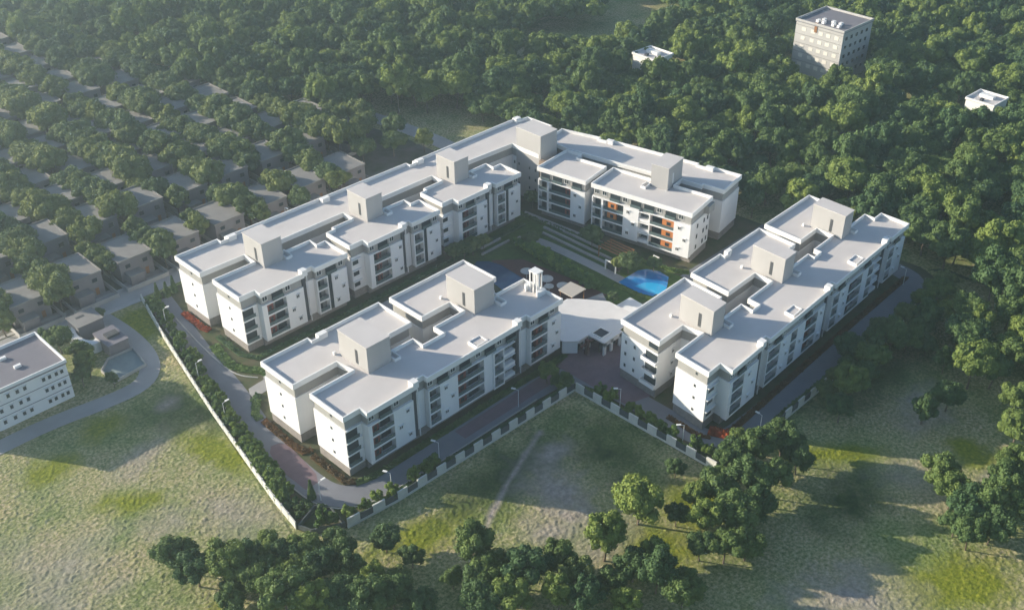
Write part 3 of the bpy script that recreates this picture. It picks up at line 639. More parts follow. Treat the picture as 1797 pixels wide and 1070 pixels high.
for i, (x0, x1, y0, y1) in enumerate([(196.6, 197.3, 158, 184), (199.2, 199.9, 160, 186), (201.6, 202.2, 166, 190), (178, 186, 190.2, 190.8), (176, 187, 187.6, 188.2)]):
    MB().box(x0, x1, y0, y1, 0, .55).build('terrace_kerb', M['path'])['kind'] = 'structure'
struct_flat('rear_walk', [(201.5, 196.5), (204, 168), (205.4, 168.2), (203.2, 197)], .09, M['path'])

pg = empty('pergola', (0, 0, 0)); tag(pg, 'square beige canopy on thin brown posts by the podium corner', 'pergola')
MB().prism([(172.6, 150.7), (178.1, 150.7), (177.9, 156), (172.7, 155.6)], 4.3, 4.5).build('canopy', M['canopy'], pg)
for x, y in ((173.0, 151.1), (177.7, 151.1), (177.5, 155.5), (173.1, 155.2)): MB().box(x-.1, x+.1, y-.1, y+.1, .03, 4.3).build('post', M['wood'], pg)
hp = empty('pergola', (0, 0, 0)); tag(hp, 'orange timber slatted pergola over a white framed garden shelter near the blue pool', 'pergola')
for i in range(5):
    MB().box(198.3+i*1.25, 198.8+i*1.25, 155.2, 164.0, 3.3, 3.5).build('beam', M['wood'], hp)
MB().box(194.4, 194.7, 154.2, 154.5, .03, 3.2).box(194.4, 194.7, 157.8, 158.1, .03, 3.2).box(194.4, 194.7, 154.5, 157.8, 2.9, 3.2).box(194.4, 198.1, 154.2, 154.5, 2.9, 3.2).build('shelter_frame', M['white'], hp)
MB().box(195.2, 197.8, 154.7, 157.8, .03, 2.5).build('shelter_back', M['dark'], hp)
for x, y in ((198.4, 155.5), (203.6, 155.5), (198.4, 163.7), (203.6, 163.7)): MB().box(x-.12, x+.12, y-.12, y+.12, .03, 3.3).build('post', M['wood'], hp)
ws = MB().box(206.2, 206.5, 148.6, 150.6, 1.0, 2.6).box(206.3, 206.4, 149.4, 149.6, .03, 1.0)
simple('board', ws, M['fascia'], 'small blank white board on a post beside the blue pool', 'board')
def umbrella(x, y, r, lab):
    e = empty('parasol', (x, y, .06)); tag(e, lab, 'parasol', 'parasols on the pool terrace')
    n = 12; V = [(0, 0, 3.0)] + [(r*math.cos(2*math.pi*i/n), r*math.sin(2*math.pi*i/n), 2.5) for i in range(n)] + [(0, 0, 2.9)] + [(r*.98*math.cos(2*math.pi*i/n), r*.98*math.sin(2*math.pi*i/n), 2.38) for i in range(n)]
    Fc = [(0, 1+i, 1+(i+1) % n) for i in range(n)] + [(n+1, n+2+(i+1) % n, n+2+i) for i in range(n)] + [(1+i, n+2+i, n+2+(i+1) % n, 1+(i+1) % n) for i in range(n)]
    link('canopy', new_mesh('canopy', V, Fc, M['umb']), e)
    MB().tube((0, 0, 0), (0, 0, 2.9), .05, .05).build('pole', M['lampm'], e)
for x, y, r, l in ((175.9, 170.2, 1.7, 'round beige parasol farthest left on the dark pool terrace'), (176.9, 163.6, 1.8, 'round beige parasol behind the white roof lantern'), (174.6, 160.6, 1.3, 'small beige parasol half hidden by the roof parapet'), (177.4, 158.2, 1.7, 'round beige parasol nearest the square canopy')): umbrella(x, y, r, l)
def lounger(x, y, rz, lab):
    e = empty('sun_lounger', (x, y, .06), rz); tag(e, lab, 'sun lounger', 'sun loungers on the pool terrace')
    MB().box(-.95, .35, -.32, .32, .25, .36).build('seat', M['umb'], e)
    me = MB(); me.V = [(.35, -.32, .25), (.95, -.32, .7), (.95, .32, .7), (.35, .32, .25), (.35, -.32, .36), (.9, -.32, .8), (.9, .32, .8), (.35, .32, .36)]; me.F = list(BOXF); me.build('backrest', M['umb'], e)
    for sx in (-.85, .3):
        for sy in (-.27, .27): MB().box(sx-.04, sx+.04, sy-.04, sy+.04, 0, .25).build('leg', M['lampm'], e)
lounger(174.2, 166.8, .4, 'pale sun lounger left of the roof lantern, farther one'); lounger(173.9, 164.9, .4, 'pale sun lounger left of the roof lantern, middle one'); lounger(174.9, 162.9, .4, 'pale sun lounger just right of the roof lantern')

# ------------------------------------------------------------------ boundary walls
def wall_panels(pts, label, step=2.6, h=2.3, group=None, dark='wallg'):
    e = empty('boundary_wall', (0, 0, 0)); tag(e, label, 'wall', group)
    for (ax, ay), (bx, by) in zip(pts[:-1], pts[1:]):
        L = math.hypot(bx-ax, by-ay); ux, uy = (bx-ax)/L, (by-ay)/L
        T = lambda u, v, ax=ax, ay=ay, ux=ux, uy=uy: (ax+ux*u-uy*v, ay+uy*u+ux*v)
        MB(T).box(0, L, -.22, .22, -.12, .45).build('plinth', M['wallw'], e)
        n = max(1, int(L/step)); w = L/n
        for i in range(n):
            if i % 2 == 0: MB(T).box(i*w+.05, (i+1)*w-.05, -.16, .16, .45, h+.12).build('panel', M['wallw'], e)
            else: MB(T).box(i*w-.05, (i+1)*w+.05, -.08, .08, .45, h-.25).build('recessed_panel', M[dark], e)
    return e
wall_panels([(84.1, 131.2), (96, 129.8), (148.6, 128.2)], 'boundary wall of alternating white and dark panels along the front lane')
wall_panels([(148.8, 127.9), (149.1, 88.2)], 'boundary wall of alternating white and dark panels running from the inner corner to the lower right')
wall_panels([(158, 87.2), (250, 86.9)], 'boundary wall of white and grey panels along the right block lane', dark='wallg')
lw = empty('boundary_wall', (0, 0, 0)); tag(lw, 'long plain white boundary wall down the left side of the compound', 'wall')
LWP = [(97.1, 236), (92.5, 217.8), (88.2, 198.6), (84.3, 180.8), (80.8, 162.4), (78, 147.6), (76.7, 138.3)]
for i, (a, b) in enumerate(zip(LWP[:-1], LWP[1:])):
    L = math.hypot(b[0]-a[0], b[1]-a[1]); ux, uy = (b[0]-a[0])/L, (b[1]-a[1])/L
    T = lambda u, v, a=a, ux=ux, uy=uy: (a[0]+ux*u-uy*v, a[1]+uy*u+ux*v)
    n = int(L/3)
    for k in range(n):
        w = L/n; MB(T).box(k*w, (k+1)*w-.04, -.13, .13, -.12, 1.85).build('panel', M['wallw'], lw); MB(T).box(k*w-.16, k*w+.16, -.2, .2, -.12, 2.0).build('post', M['wallw'], lw)
bt = MB(); bt.ring([(76.9, 138.0), (78.0, 134.9), (84.0, 131.6), (84.6, 137.3), (82.6, 140.2)], .25, -.1, 1.2); simple('planter', bt, M['wallg'], 'low grey walled planter at the near corner of the compound', 'planter')

# ------------------------------------------------------------------ lamps
def lamp(x, y, lab, rz=0, h=5.0):
    e = empty('street_lamp', (x, y, .03), rz); tag(e, lab, 'street lamp', 'street lamps of the compound')
    MB().tube((0, 0, 0), (0, 0, h), .09, .06).build('pole', M['lampm'], e)
    MB().tube((0, 0, h-.1), (1.0, 0, h+.15), .05, .04).build('arm', M['lampm'], e)
    MB().box(.7, 1.7, -.22, .22, h+.08, h+.24).build('lamp_head', M['fascia'], e)
for x, y, l, r in ((85.0, 141.3, 'lamp post at the near left corner of the lane, beside dark conifers', 0), (97.0, 132.9, 'lamp post nearest the front boundary wall, among the small round trees', 2.0), (110.3, 132.9, 'second lamp post behind the front boundary wall', 2.0), (135.0, 133.2, 'third lamp post behind the front boundary wall, near the entrance', 2.0), (151.4, 98.8, 'lamp post before the near end of the right block', 2.4), (151.6, 116.8, 'lamp post by the inner corner of the boundary wall, facing the gatehouse', 2.4),
    (89.2, 195.0, 'lamp post halfway along the left lane', 0), (95.6, 221.0, 'lamp post at the far end of the left lane', 0), (85.4, 177.5, 'lamp post on the left lane by the rounded lawn island', 0), (148.7, 243.5, 'lamp post standing behind the long left block beside the public road', -1.6), (166, 88.6, 'lamp post on the right lane near the trees', 1.6), (244.1, 95.2, 'lamp post at the far end of the right lane', 1.6), (222, 237, 'lamp post by the clearing behind the far left corner', 0)): lamp(x, y, l, r)

# ------------------------------------------------------------------ villas of the plotted neighbourhood
def villa_proto():
    r = empty('villa', (0, 0, 0))
    MB().box(0, 9.6, 0, 12.6, 0, 6.8).build('wall', M['villa'], r)
    rf = MB().box(-.25, 9.85, -.25, 12.85, 6.8, 7.0).build('roof', M['villaroof'], r)
    MB().ring([(-.25, -.25), (9.85, -.25), (9.85, 12.85), (-.25, 12.85)], .25, 7.0, 7.3).build('parapet', M['villaroof'], rf)
    p = MB().box(1.0, 5.2, -3.2, -.004, 0, 3.2).build('porch', M['villa'], r)
    MB().box(.9, 5.3, -3.3, -.01, 3.2, 3.35).build('porch_roof', M['villaroof'], p)
    for u in (1.5, 6.6):
        w = MB().box(u, u+1.6, -.06, -.002, 4.2, 5.6).build('window', M['villaroof'], r)
        MB().box(u+.1, u+1.5, -.08, -.062, 4.3, 5.5).build('pane', M['glass'], w)
    MB().box(7.0, 8.0, -.06, -.002, .1, 2.3).build('door', M['wood'], r)
    MB().box(-1.3, -1.1, -5.2, 12.4, 0, 1.6).box(10.8, 11.0, -5.2, 12.4, 0, 1.6).box(-1.1, 10.8, -5.2, -5.0, 0, 1.3).build('yard_wall', M['kerb'], r)
    MB().box(-1.09, 10.79, -4.99, -.01, -.02, .06).build('yard', M['yard'], r)
    return r
def copy_tree(o, parent=None):
    c = o.copy(); COL.objects.link(c); c.parent = parent
    for ch in list(o.children): copy_tree(ch, c)
    return c
vp = villa_proto(); first = True
NUM_ = ['first', 'second', 'third', 'fourth', 'fifth', 'sixth', 'seventh', 'eighth', 'ninth', 'tenth', 'eleventh', 'twelfth', 'thirteenth', 'fourteenth', 'fifteenth', 'sixteenth', 'seventeenth']
VROWS = [247.6, 271.0, 289.5, 307.5, 326.0, 344.5, 363.0, 382.0, 401.0, 420.0, 440.0, 460.0, 480.0]
ORD = ['first', 'second', 'third', 'fourth', 'fifth', 'sixth', 'seventh', 'eighth', 'ninth', 'tenth', 'eleventh', 'twelfth', 'thirteenth', 'fourteenth', 'fifteenth']
VILLAS = []
for ri, y in enumerate(VROWS):
    idx = 0
    for k in range(-5, 12):
        x = 68.0 + 14.9*k + (3.2 if ri else 0) + (ri > 0)*(-.9*ri if ri < 3 else -2.7)
        cx, cy = x+5, y+6
        d = (cx+cy)/1.4142; r = (cx-cy)/1.4142
        if r < -(0.52*d+14) : continue
        lim = 203 if y < 262 else (200 if y < 300 else (186 if y < 350 else (178 if y < 400 else 162)))
        if x+10 > lim: continue
        if d > 475: continue
        if ri == 0 and x > 185: continue
        o = vp if first else copy_tree(vp); first = False
        h = 1.0 + random.uniform(-.06, .08)
        o.location = (x, y + random.uniform(-.5, .5), -.05); o.scale = (1.0, 1.0, h*(1.0 if ri else .92))
        rn = ORD[ri]
        tag(o, ('flat roofed grey villa, %s from the left in the row lining the public road' % ORD[idx]) if ri == 0 else ('flat roofed grey villa, %s from left in the %s row from the road' % (ORD[idx], rn)), 'villa', 'villas of the neighbourhood')
        idx += 1; VILLAS.append((x, y))

# ------------------------------------------------------------------ other buildings
b3 = empty('office_building', (0, 0, 0)); tag(b3, 'white three storey building with grey flat roof at the left edge', 'building')
MB().box(40.5, 65.6, 210.6, 226, -.1, 9.6).build('wall', M['white'], b3)
rf = MB().box(40.2, 65.9, 210.3, 226.3, 9.6, 9.8).build('roof', M['bluegrey'], b3); MB().ring([(40.2, 210.3), (65.9, 210.3), (65.9, 226.3), (40.2, 226.3)], .3, 9.8, 10.6).build('parapet', M['white'], rf)
for x, y in ((55.2, 221.5), (56.4, 216.2)): MB().box(x, x+1.6, y, y+.8, 9.8, 10.4).build('roof_unit', M['fascia'], b3)
Tid = lambda u, v: (u, v)
for zi, z in enumerate((.2, 3.3, 6.4)):
    MB().box(40.5, 65.62, 210.48, 210.6, z+2.9, z+3.02).build('string_course', M['bluegrey'], b3)
    for u in (42, 44.6, 49.5, 51.8, 53.9, 55.6, 60.0, 61.4, 63.0, 64.3):
        window(Tid, b3, u-.45, u+.45, 210.598, z+.9, z+2.2)
sb = empty('bungalow', (0, 0, 0)); tag(sb, 'small grey flat roofed bungalow with curved pale wall inside the road bend', 'building')
MB().box(76.9, 83.4, 229.8, 238.0 - 2.2, -.1, 4.2).build('wall', M['villa'], sb); rf = MB().box(76.6, 83.7, 229.5, 236.1, 4.2, 4.4).build('roof', M['villaroof'], sb)
MB().box(78.4, 80.6, 233.6, 234.4, 4.4, 4.46).build('skylight', M['dark'], rf)
MB().box(78.9, 84.0, 218.4, 226.2, -.1, 3.2).build('wall', M['villa'], sb); MB().box(78.7, 84.2, 218.2, 226.4, 3.2, 3.4).build('roof', M['bluegrey'], sb)
MB().prism(ribbon(smooth_line([(76.4, 234), (75.2, 230), (75.6, 226), (77.6, 223.4), (80, 224.6)], 2), 2.0), -.1, 2.6).build('curved_wall', M['fascia'], sb)
MB().box(80.2, 83.4, 221.2, 223.4, 3.4, 4.0).build('roof_box', M['dark'], sb)
struct_flat('yard_slab', [(74.4, 208.4), (83.2, 209.4), (84.3, 217.5), (78.0, 218.0), (74.6, 214.5)], .1, M['teal'])
MB().ring([(74.2, 208.2), (83.4, 209.2), (84.5, 217.9), (77.8, 218.1), (74.3, 214.7)], .22, -.1, .7).build('yard_kerb', M['kerb'])['kind'] = 'structure'

ft = empty('tower_block', (0, 0, 0)); tag(ft, 'beige six storey tower block rising alone out of the forest', 'building')
tA, tB, tC, tD = (353.6, 178.8), (379, 178.8), (379, 199), (353.6, 199)
def TT(u, v): a = RAD(-2); return (356.6+u*math.cos(a)-v*math.sin(a), 182.0+u*math.sin(a)+v*math.cos(a))
ZT = 19.5
MB(TT).box(0, 20, 0, 20.5, -.1, ZT).build('wall', M['farwall'], ft)
rf = MB(TT).box(-.3, 20.3, -.3, 20.8, ZT, ZT+.3).build('roof', M['bluegrey'], ft); MB(TT).ring([(-.3, -.3), (20.3, -.3), (20.3, 20.8), (-.3, 20.8)], .35, ZT+.3, ZT+1.1).build('parapet', M['farwall'], rf)
for i, (u, v) in enumerate(((3, 13), (3, 10.5), (5.5, 12), (3.2, 6.5), (5.6, 8), (3.0, 4.0), (5.8, 5.0))): MB(TT).box(u, u+1.7, v, v+1.1, ZT+.3, ZT+1.3).build('roof_unit', M['fascia'], ft)
for fl in range(5):
    z = 2.0+fl*3.4
    for j, v in enumerate((2.6, 6.2, 9.4, 12.8, 16.8)):
        MB(TT).box(-.08, -.002, v-.9, v+.9, z+.8, z+2.2).build('window', M['farpane'], ft)
    for j, u in enumerate((2.5, 6.0, 9.5, 13, 16.5)):
        MB(TT).box(u-.7, u+.7, -.08, -.002, z+.8, z+2.1).build('window', M['glass'], ft)
    MB(TT).box(-.06, -.002, .1, 20.4, z+2.7, z+2.85).build('string_course', M['villaroof'], ft)
MB(TT).box(-.2, .1, 11.2, 12.4, ZT-2.4, ZT+1.2).build('roof_opening', M['wood'], ft)
def lowhouse(x, y, w, d, z, lab):
    e = empty('pavilion', (x, y, 0), -.05); tag(e, lab, 'building')
    MB().box(0, w, 0, d, -.1, z).build('wall', M['fascia'], e); rf = MB().box(-.3, w+.3, -.3, d+.3, z, z+.2).build('roof', M['roof'], e)
    MB().ring([(-.3, -.3), (w+.3, -.3), (w+.3, d+.3), (-.3, d+.3)], .3, z+.2, z+.8).build('parapet', M['fascia'], rf)
    MB().box(w*.5, w*.72, d*.3, d*.8, z+.2, z+1.2).build('roof_unit', M['fascia'], e); MB().box(w*.15, w*.3, d*.5, d*.6, z+.2, z+.9).build('roof_unit', M['dark'], e)
lowhouse(305.2, 229.0, 10, 11, 10.6, 'white flat roof pavilion showing above the forest, left of the tower block')
lowhouse(350.5, 120.5, 10, 9.8, 10.6, 'white flat roof pavilion showing above the forest near the right edge')

# ------------------------------------------------------------------ trees
def crown_mesh(name, R, H, nb, per, leaf, m, seed, zc, lo=-.35, core=True, leafz=1.0):
    r = np.random.default_rng(seed); Vs, Fs = [], []; nv = 0
    cen = []
    for i in range(nb):
        for _ in range(30):
            d = r.normal(size=3); d /= np.linalg.norm(d)
            if d[2] < lo: continue
            p = d*np.array([R, R, H/2])*r.uniform(.45, .86)
            if all(np.linalg.norm((p-q[0])/np.array([1, 1, 1])) > .30*R for q in cen): break
        cen.append((p, r.uniform(.22, .38)*R))
    cen.append((np.zeros(3), .5*R))
    for p, rb in cen:
        if core:
            nu, nw = 7, 5; ring = []
            th = np.linspace(0, math.pi, nw+2)[1:-1]
            for a in th:
                for k in range(nu):
                    b = 2*math.pi*k/nu; rr_ = rb*.90*r.uniform(.88, 1.08)
                    ring.append(p+rr_*np.array([math.sin(a)*math.cos(b), math.sin(a)*math.sin(b), math.cos(a)]))
            base = nv; Vs.append(np.array(ring)); nv += len(ring)
            Vs.append(np.array([p+[0, 0, rb*.8], p-[0, 0, rb*.8]])); t0 = nv; nv += 2
            for a in range(nw-1):
                for k in range(nu): Fs.append((base+a*nu+k, base+(a+1)*nu+k, base+(a+1)*nu+(k+1) % nu, base+a*nu+(k+1) % nu))
            for k in range(nu): Fs.append((t0, base+k, base+(k+1) % nu)); Fs.append((t0+1, base+(nw-1)*nu+(k+1) % nu, base+(nw-1)*nu+k))
        n = int(per*(rb/(.35*R))**2)
        d = r.normal(size=(n, 3)); d /= np.linalg.norm(d, axis=1)[:, None]
        d[:, 2] = np.where((d[:, 2] < -.5), -d[:, 2], d[:, 2])
        q = p + d*(rb*r.uniform(.82, 1.12, n))[:, None]
        nn = d + r.normal(size=(n, 3))*.45; nn /= np.linalg.norm(nn, axis=1)[:, None]
        a = np.cross(nn, r.normal(size=(n, 3))); a /= np.linalg.norm(a, axis=1)[:, None]; b = np.cross(nn, a)
        s = leaf*r.uniform(.6, 1.25, n)
        quad = np.stack([q+a*s[:, None]*.5, q+b*(s*.42)[:, None]+nn*(s*.12)[:, None], q-a*s[:, None]*.5, q-b*(s*.42)[:, None]-nn*(s*.1)[:, None]], 1)
        Vs.append(quad.reshape(-1, 3)); 
        idx = nv+np.arange(n*4).reshape(n, 4); nv += n*4; Fs += [tuple(int(t) for t in f) for f in idx]
    V = np.concatenate(Vs); V[:, 2] += zc
    return new_mesh(name, V, Fs, m)
def trunk_mesh(name, h, r0, seed, spread=1.6, limbs=4):
    rr = random.Random(seed); mb = MB(); p = Vector((0, 0, -.3)); rad = r0
    pts = [p]
    for i in range(3):
        q = p + Vector((rr.uniform(-.25, .25), rr.uniform(-.25, .25), h/3)); mb.tube(p, q, rad, rad*.8, 6); rad *= .8; p = q; pts.append(p)
    for i in range(limbs):
        a = 2*math.pi*(i+rr.random()*.6)/limbs; st = pts[2] if i % 2 else pts[3]
        mb.tube(st, st+Vector((math.cos(a)*spread, math.sin(a)*spread, rr.uniform(1.2, 2.2))), rad*.7, rad*.3, 5)
    return new_mesh(name, mb.V, mb.F, M['bark'])
NP = 6
CR = {'leaf': [], 'leafd': [], 'leafy': []}
for mk, sd in (('leaf', 10), ('leafd', 40), ('leafy', 70)):
    for i in range(NP if mk != 'leafd' else 4):
        R_ = [1, .95, 1.05, .9, 1.0, 1.08][i]; H_ = [1.5, 1.8, 1.4, 1.9, 1.65, 1.35][i]
        CR[mk].append(crown_mesh('crown', 4.4*R_, 4.4*H_, 19+i % 3*3, 170, .52, M[mk], sd+i, 6.3))
TRK = [trunk_mesh('trunk', 4.6, .26, 3+i) for i in range(4)]
BUSH = [crown_mesh('foliage', 1.25, 2.3, 9, 70, .30, M['shrub'], 100+i, 1.15, lo=-.6) for i in range(3)]
BUSHD = [crown_mesh('foliage', 1.25, 2.3, 9, 70, .30, M['leafd'], 110+i, 1.15, lo=-.6) for i in range(2)]
def cone_mesh(seed, h=4.2, r=1.0):
    g_ = np.random.default_rng(seed); n = 900; z = g_.random(n)**.8*h; rad = r*(1-z/h)*g_.uniform(.8, 1.05, n)+.06; a = g_.random(n)*2*math.pi
    q = np.stack([rad*np.cos(a), rad*np.sin(a), z+.15], 1); nn = np.stack([np.cos(a), np.sin(a), np.full(n, .35)], 1)+g_.normal(size=(n, 3))*.35
    nn /= np.linalg.norm(nn, axis=1)[:, None]; t = np.cross(nn, g_.normal(size=(n, 3))); t /= np.linalg.norm(t, axis=1)[:, None]; b = np.cross(nn, t); s = .26*g_.uniform(.6, 1.3, n)[:, None]
    V = np.stack([q+t*s, q+b*s, q-t*s, q-b*s], 1).reshape(-1, 3); Fc = [tuple(range(4*i, 4*i+4)) for i in range(n)]
    b0 = len(V); ring = [(r*.8*math.cos(2*math.pi*k/8), r*.8*math.sin(2*math.pi*k/8), .1) for k in range(8)]+[(0, 0, h*.93)]
    V = np.concatenate([V, np.array(ring)]); Fc += [(b0+k, b0+(k+1) % 8, b0+8) for k in range(8)]
    return new_mesh('foliage', V, Fc, M['leafd'])
CONE = [cone_mesh(5), cone_mesh(6, 5.0, .9)]
def col_mesh(seed):
    me = crown_mesh('foliage', 1.25, 5.2, 14, 60, .34, M['hedge'], seed, 2.5, lo=-1)
    return me
COLM = [col_mesh(201), col_mesh(202)]
def tree(name, x, y, s, label, group, mk='leaf', i=None, sz=1.0, z=-.05, cat='tree'):
    i = random.randrange(len(CR[mk])) if i is None else i
    e = empty(name, (x, y, z), random.uniform(0, 6.28)); w_ = random.uniform(.88, 1.14); e.scale = (s*w_, s/w_**.5, s*sz); tag(e, label, cat, group)
    link('crown', CR[mk][i % len(CR[mk])], e); link('trunk', TRK[i % 4], e)
    return e
# foreground trees: (x, y, crown diameter, material, label)
FG = [
(54.3,145.0,6.9,'leafd','dark tree at the far left end of the lower left clump'),(55.0,139.1,6.8,'leafd','dark leafy tree second from the left end of the lower left clump'),(59.5,135.6,7.9,'leaf','broad rounded tree left of centre in the lower left clump'),(63.8,135.2,6.8,'leafd','dark tree on the upper rim of the lower left clump'),(67.1,133.9,6.2,'leaf','smaller tree on the upper rim of the lower left clump'),(68.9,129.9,6.2,'leafd','dense tree in the middle of the lower left clump'),(62.4,129.6,6.7,'leafd','dark tree on the lower rim of the lower left clump'),
(55.1,127.5,5.5,'leafd','small round dark tree alone on grass below the lower left clump'),(71.6,128.2,6.7,'leaf','tree just below the near corner of the left boundary wall'),(71.9,122.9,6.6,'leafd','dark tree below the near corner of the compound'),(76.6,124.2,6.7,'leaf','rounded tree under the near compound corner'),(75.1,118.5,6.6,'leafd','dark tree right of the compound corner clump'),(62.9,121.4,8.7,'leafd','wide tree on the bottom edge left of centre'),(65.1,115.8,7.5,'leaf','tree on the bottom edge right of the widest one'),(69.3,113.0,7.5,'leafd','dark tree cut by the bottom edge below the compound corner'),
(76.8,114.2,5.4,'leaf','small pale tree between the corner clump and the yellow grass'),(72.9,110.2,7.5,'leafd','dark tree on the bottom edge left of the yellow grass'),(77.0,107.9,6.4,'leafd','dense dark tree on the bottom edge under the yellow grass'),(85.3,120.5,5.1,'leafd','slim dark tree in the wall shadow above the yellow grass'),(86.3,113.8,4.9,'leafd','slim tall dark tree standing in the yellow grass'),(78.8,102.3,6.4,'leafd','dark tree at the bottom edge below the slim yellow grass tree'),
(88.2,104.4,3.9,'leafd','small dark round tree left of the bottom centre clump'),(95.1,105.6,7.2,'leaf','tall tree leading the bottom centre clump on the yellow grass'),(93.5,99.7,6.5,'leaf','tree behind the leader of the bottom centre clump'),(97.8,94.5,7.8,'leafd','wide tree in the bottom centre, right of the clump'),(104.4,92.6,6.6,'leaf','tree with visible trunks on the pale earth at bottom centre'),(125.4,90.3,9.0,'leaf','tallest bright green tree below the inner field corner'),(113.2,88.7,8.0,'leaf','bright tree lower left of the tallest field tree'),
(113.0,81.4,6.6,'leafd','tree below the bright pair right of bottom centre'),(113.8,76.6,7.2,'leafd','dark tree right of bottom centre before the green hollow'),(114.7,71.1,6.5,'leafd','dark bluish tree beside the green hollow at the bottom'),(105.5,76.7,5.8,'leaf','small tree cut by the bottom edge right of centre'),(101.1,82.7,6.6,'leafd','dark tree near the bottom edge, centre right'),(98.0,86.6,6.2,'leaf','tree near the bottom edge, centre'),(86.8,95.8,6.4,'leafd','dark tree on the bottom edge left of centre clump'),
(141.2,93.1,4.4,'leafd','thin trunked small tree below the right hand panel wall'),(130.2,84.4,4.6,'leafd','small dark tree right of the tallest field tree'),(135.3,83.8,5.9,'leaf','tree on yellow grass left of the large right clump'),(149.8,84.6,7.3,'leaf','tree at the upper left of the large clump below the right block'),(155.3,82.7,8.1,'leaf','big tree topping the large clump below the right block'),(160.6,79.9,8.1,'leaf','sunlit tree on the right top of the large clump below the right block'),(159.9,75.5,6.2,'leafd','tree on the right flank of the large clump below the right block'),
(140.5,82.0,7.1,'leafd','tree on the left flank of the large clump below the right block'),(145.2,78.3,8.4,'leafd','tree at the heart of the large clump below the right block'),(150.0,75.7,7.2,'leafd','tree at the lower right of the large clump below the right block'),(131.6,78.5,6.9,'leaf','tree at the lower left of the large right clump'),(136.1,75.0,7.5,'leafd','dark tree low in the large right clump'),(141.1,73.2,7.0,'leafd','dark tree lowest but two in the large right clump'),(128.7,71.9,6.8,'leaf','lowest tree of the large right clump, left one'),(126.1,75.6,5.6,'leafd','small dark tree left of the lowest clump trees'),(132.1,69.4,5.7,'leafd','lowest tree of the large right clump, right one'),
(188.2,80.3,7.1,'leaf','pale tall tree beyond the right lane wall with a leaning trunk'),(181.1,77.9,6.0,'leafd','dark tree just left of the pale tall one beyond the right wall'),(193.5,64.3,5.7,'leafd','small left tree of the pair standing in the shaded right field'),(201.5,62.5,5.8,'leafd','small right tree of the pair standing in the shaded right field'),(214.4,69.7,5.5,'leafd','single thin tree above the pair in the shaded right field'),(213.0,62.8,8.9,'leaf','big sunlit tree on the forest edge above the shaded field'),(216.5,59.2,7.2,'leafd','tree right behind the big sunlit forest edge tree'),
(211.0,51.8,6.4,'leaf','tree with a leaning trunk at the right edge above the pale bank'),(199.7,46.3,6.8,'leaf','bushy sunlit tree at the right edge by the yellow bank'),(175.4,51.6,7.3,'leaf','upper left tree of the lower right clump'),(172.5,47.9,6.5,'leaf','second tree down the left side of the lower right clump'),(170.3,43.5,7.4,'leafd','tree in the middle of the lower right clump'),(174.6,41.1,8.3,'leafd','broad dark tree in the lower right clump'),(181.5,40.8,7.7,'leaf','tree at the top right of the lower right clump'),
(164.4,40.2,6.3,'leafd','lowest tree of the lower right clump'),(168.7,37.9,6.7,'leafd','tree right of the lowest one in the lower right clump'),(175.1,36.4,7.5,'leafd','tree cut by the right edge in the lower right clump'),(166.0,43.7,5.5,'leafd','small tree with a bent trunk at the left foot of the lower right clump'),(189.0,42.4,6.6,'leaf','tree at the right edge between the yellow bank and lower right clump'),
(202.5,87.9,6.0,'leafd','first tree overhanging the right lane wall, nearest'),(202.7,82.6,6.0,'leaf','tree beyond the right lane wall, left of centre'),(208.9,84.6,5.8,'leafd','tree close outside the middle of the right lane wall'),(212.3,82.1,6.6,'leafd','dense tree outside the right lane wall, past its middle'),(216.1,79.9,5.9,'leaf','paler tree outside the right lane wall, past its middle'),(222.0,79.6,6.0,'leafd','dark tree outside the far part of the right lane wall'),(196.0,80.3,5.3,'leafd','low tree outside the right lane wall near the pale tall one'),(226.6,80.4,6.1,'leafd','tree outside the far end of the right lane wall'),
(72.9,221.0,5.2,'leaf','leafy tree left of the curved pale wall'),(71.7,214.7,5.1,'leaf','sunlit tree at the corner of the teal yard'),(68.8,212.5,4.3,'leafd','small tree between the white three storey building and the teal yard'),(73.7,206.9,3.4,'leaf','small tree at the near corner of the teal yard'),(71.3,229.0,6.0,'leafd','dark tree behind the white three storey building'),(68.5,231.2,5.3,'leafd','dark tree at the rear left of the curved wall bungalow'),(84.7,235.2,3.0,'shr','small pale tree behind the curved wall bungalow'),
]
for k, (x, y, dmt, mk, lab) in enumerate(FG):
    if mk == 'shr': mk = 'leafy'
    tree('tree', x, y, dmt/8.8*(1.22 if (x > 187 and y > 77) else 1.12), lab, 'trees scattered over the fields', mk, i=k, sz=random.uniform(.95, 1.15), cat='tree')

for x, y, s, l in ((192, 266, 1.1, 'leafy tree at the right end of the villa rows, nearest the long block'), (199, 270, 1.0, 'leafy tree at the right end of the villa rows, beside the forest lane'), (206, 262, 1.1, 'leafy tree left of the forest lane mouth'), (196, 281, 1.2, 'big leafy tree right of the second villa row'), (205, 279, 1.15, 'big leafy tree left of the forest lane bend'), (209, 250, .8, 'smaller tree at the lane corner behind the long left block'), (190, 258, .9, 'tree right of the last roadside villa'), (200, 255, .9, 'tree between the last roadside villa and the forest lane')):
    tree('lane_tree', x, y, s, l, 'trees by the forest lane', 'leafy')
for i_, (x, y) in enumerate([(186, 84.2), (191.5, 85.2), (197, 84.6), (206.5, 86.0), (214, 85.6), (219, 84.4), (226, 85.6), (231, 83), (236, 86), (241, 84.5), (234, 78), (228, 73), (246, 85), (218, 76)]):
    tree('lane_tree', x, y, random.uniform(.55, .8), '%s tree of the outer belt along the right lane wall, counting from the near end' % ORD[i_], 'tree belt outside the right lane', random.choice(['leaf', 'leaf', 'leafy']))
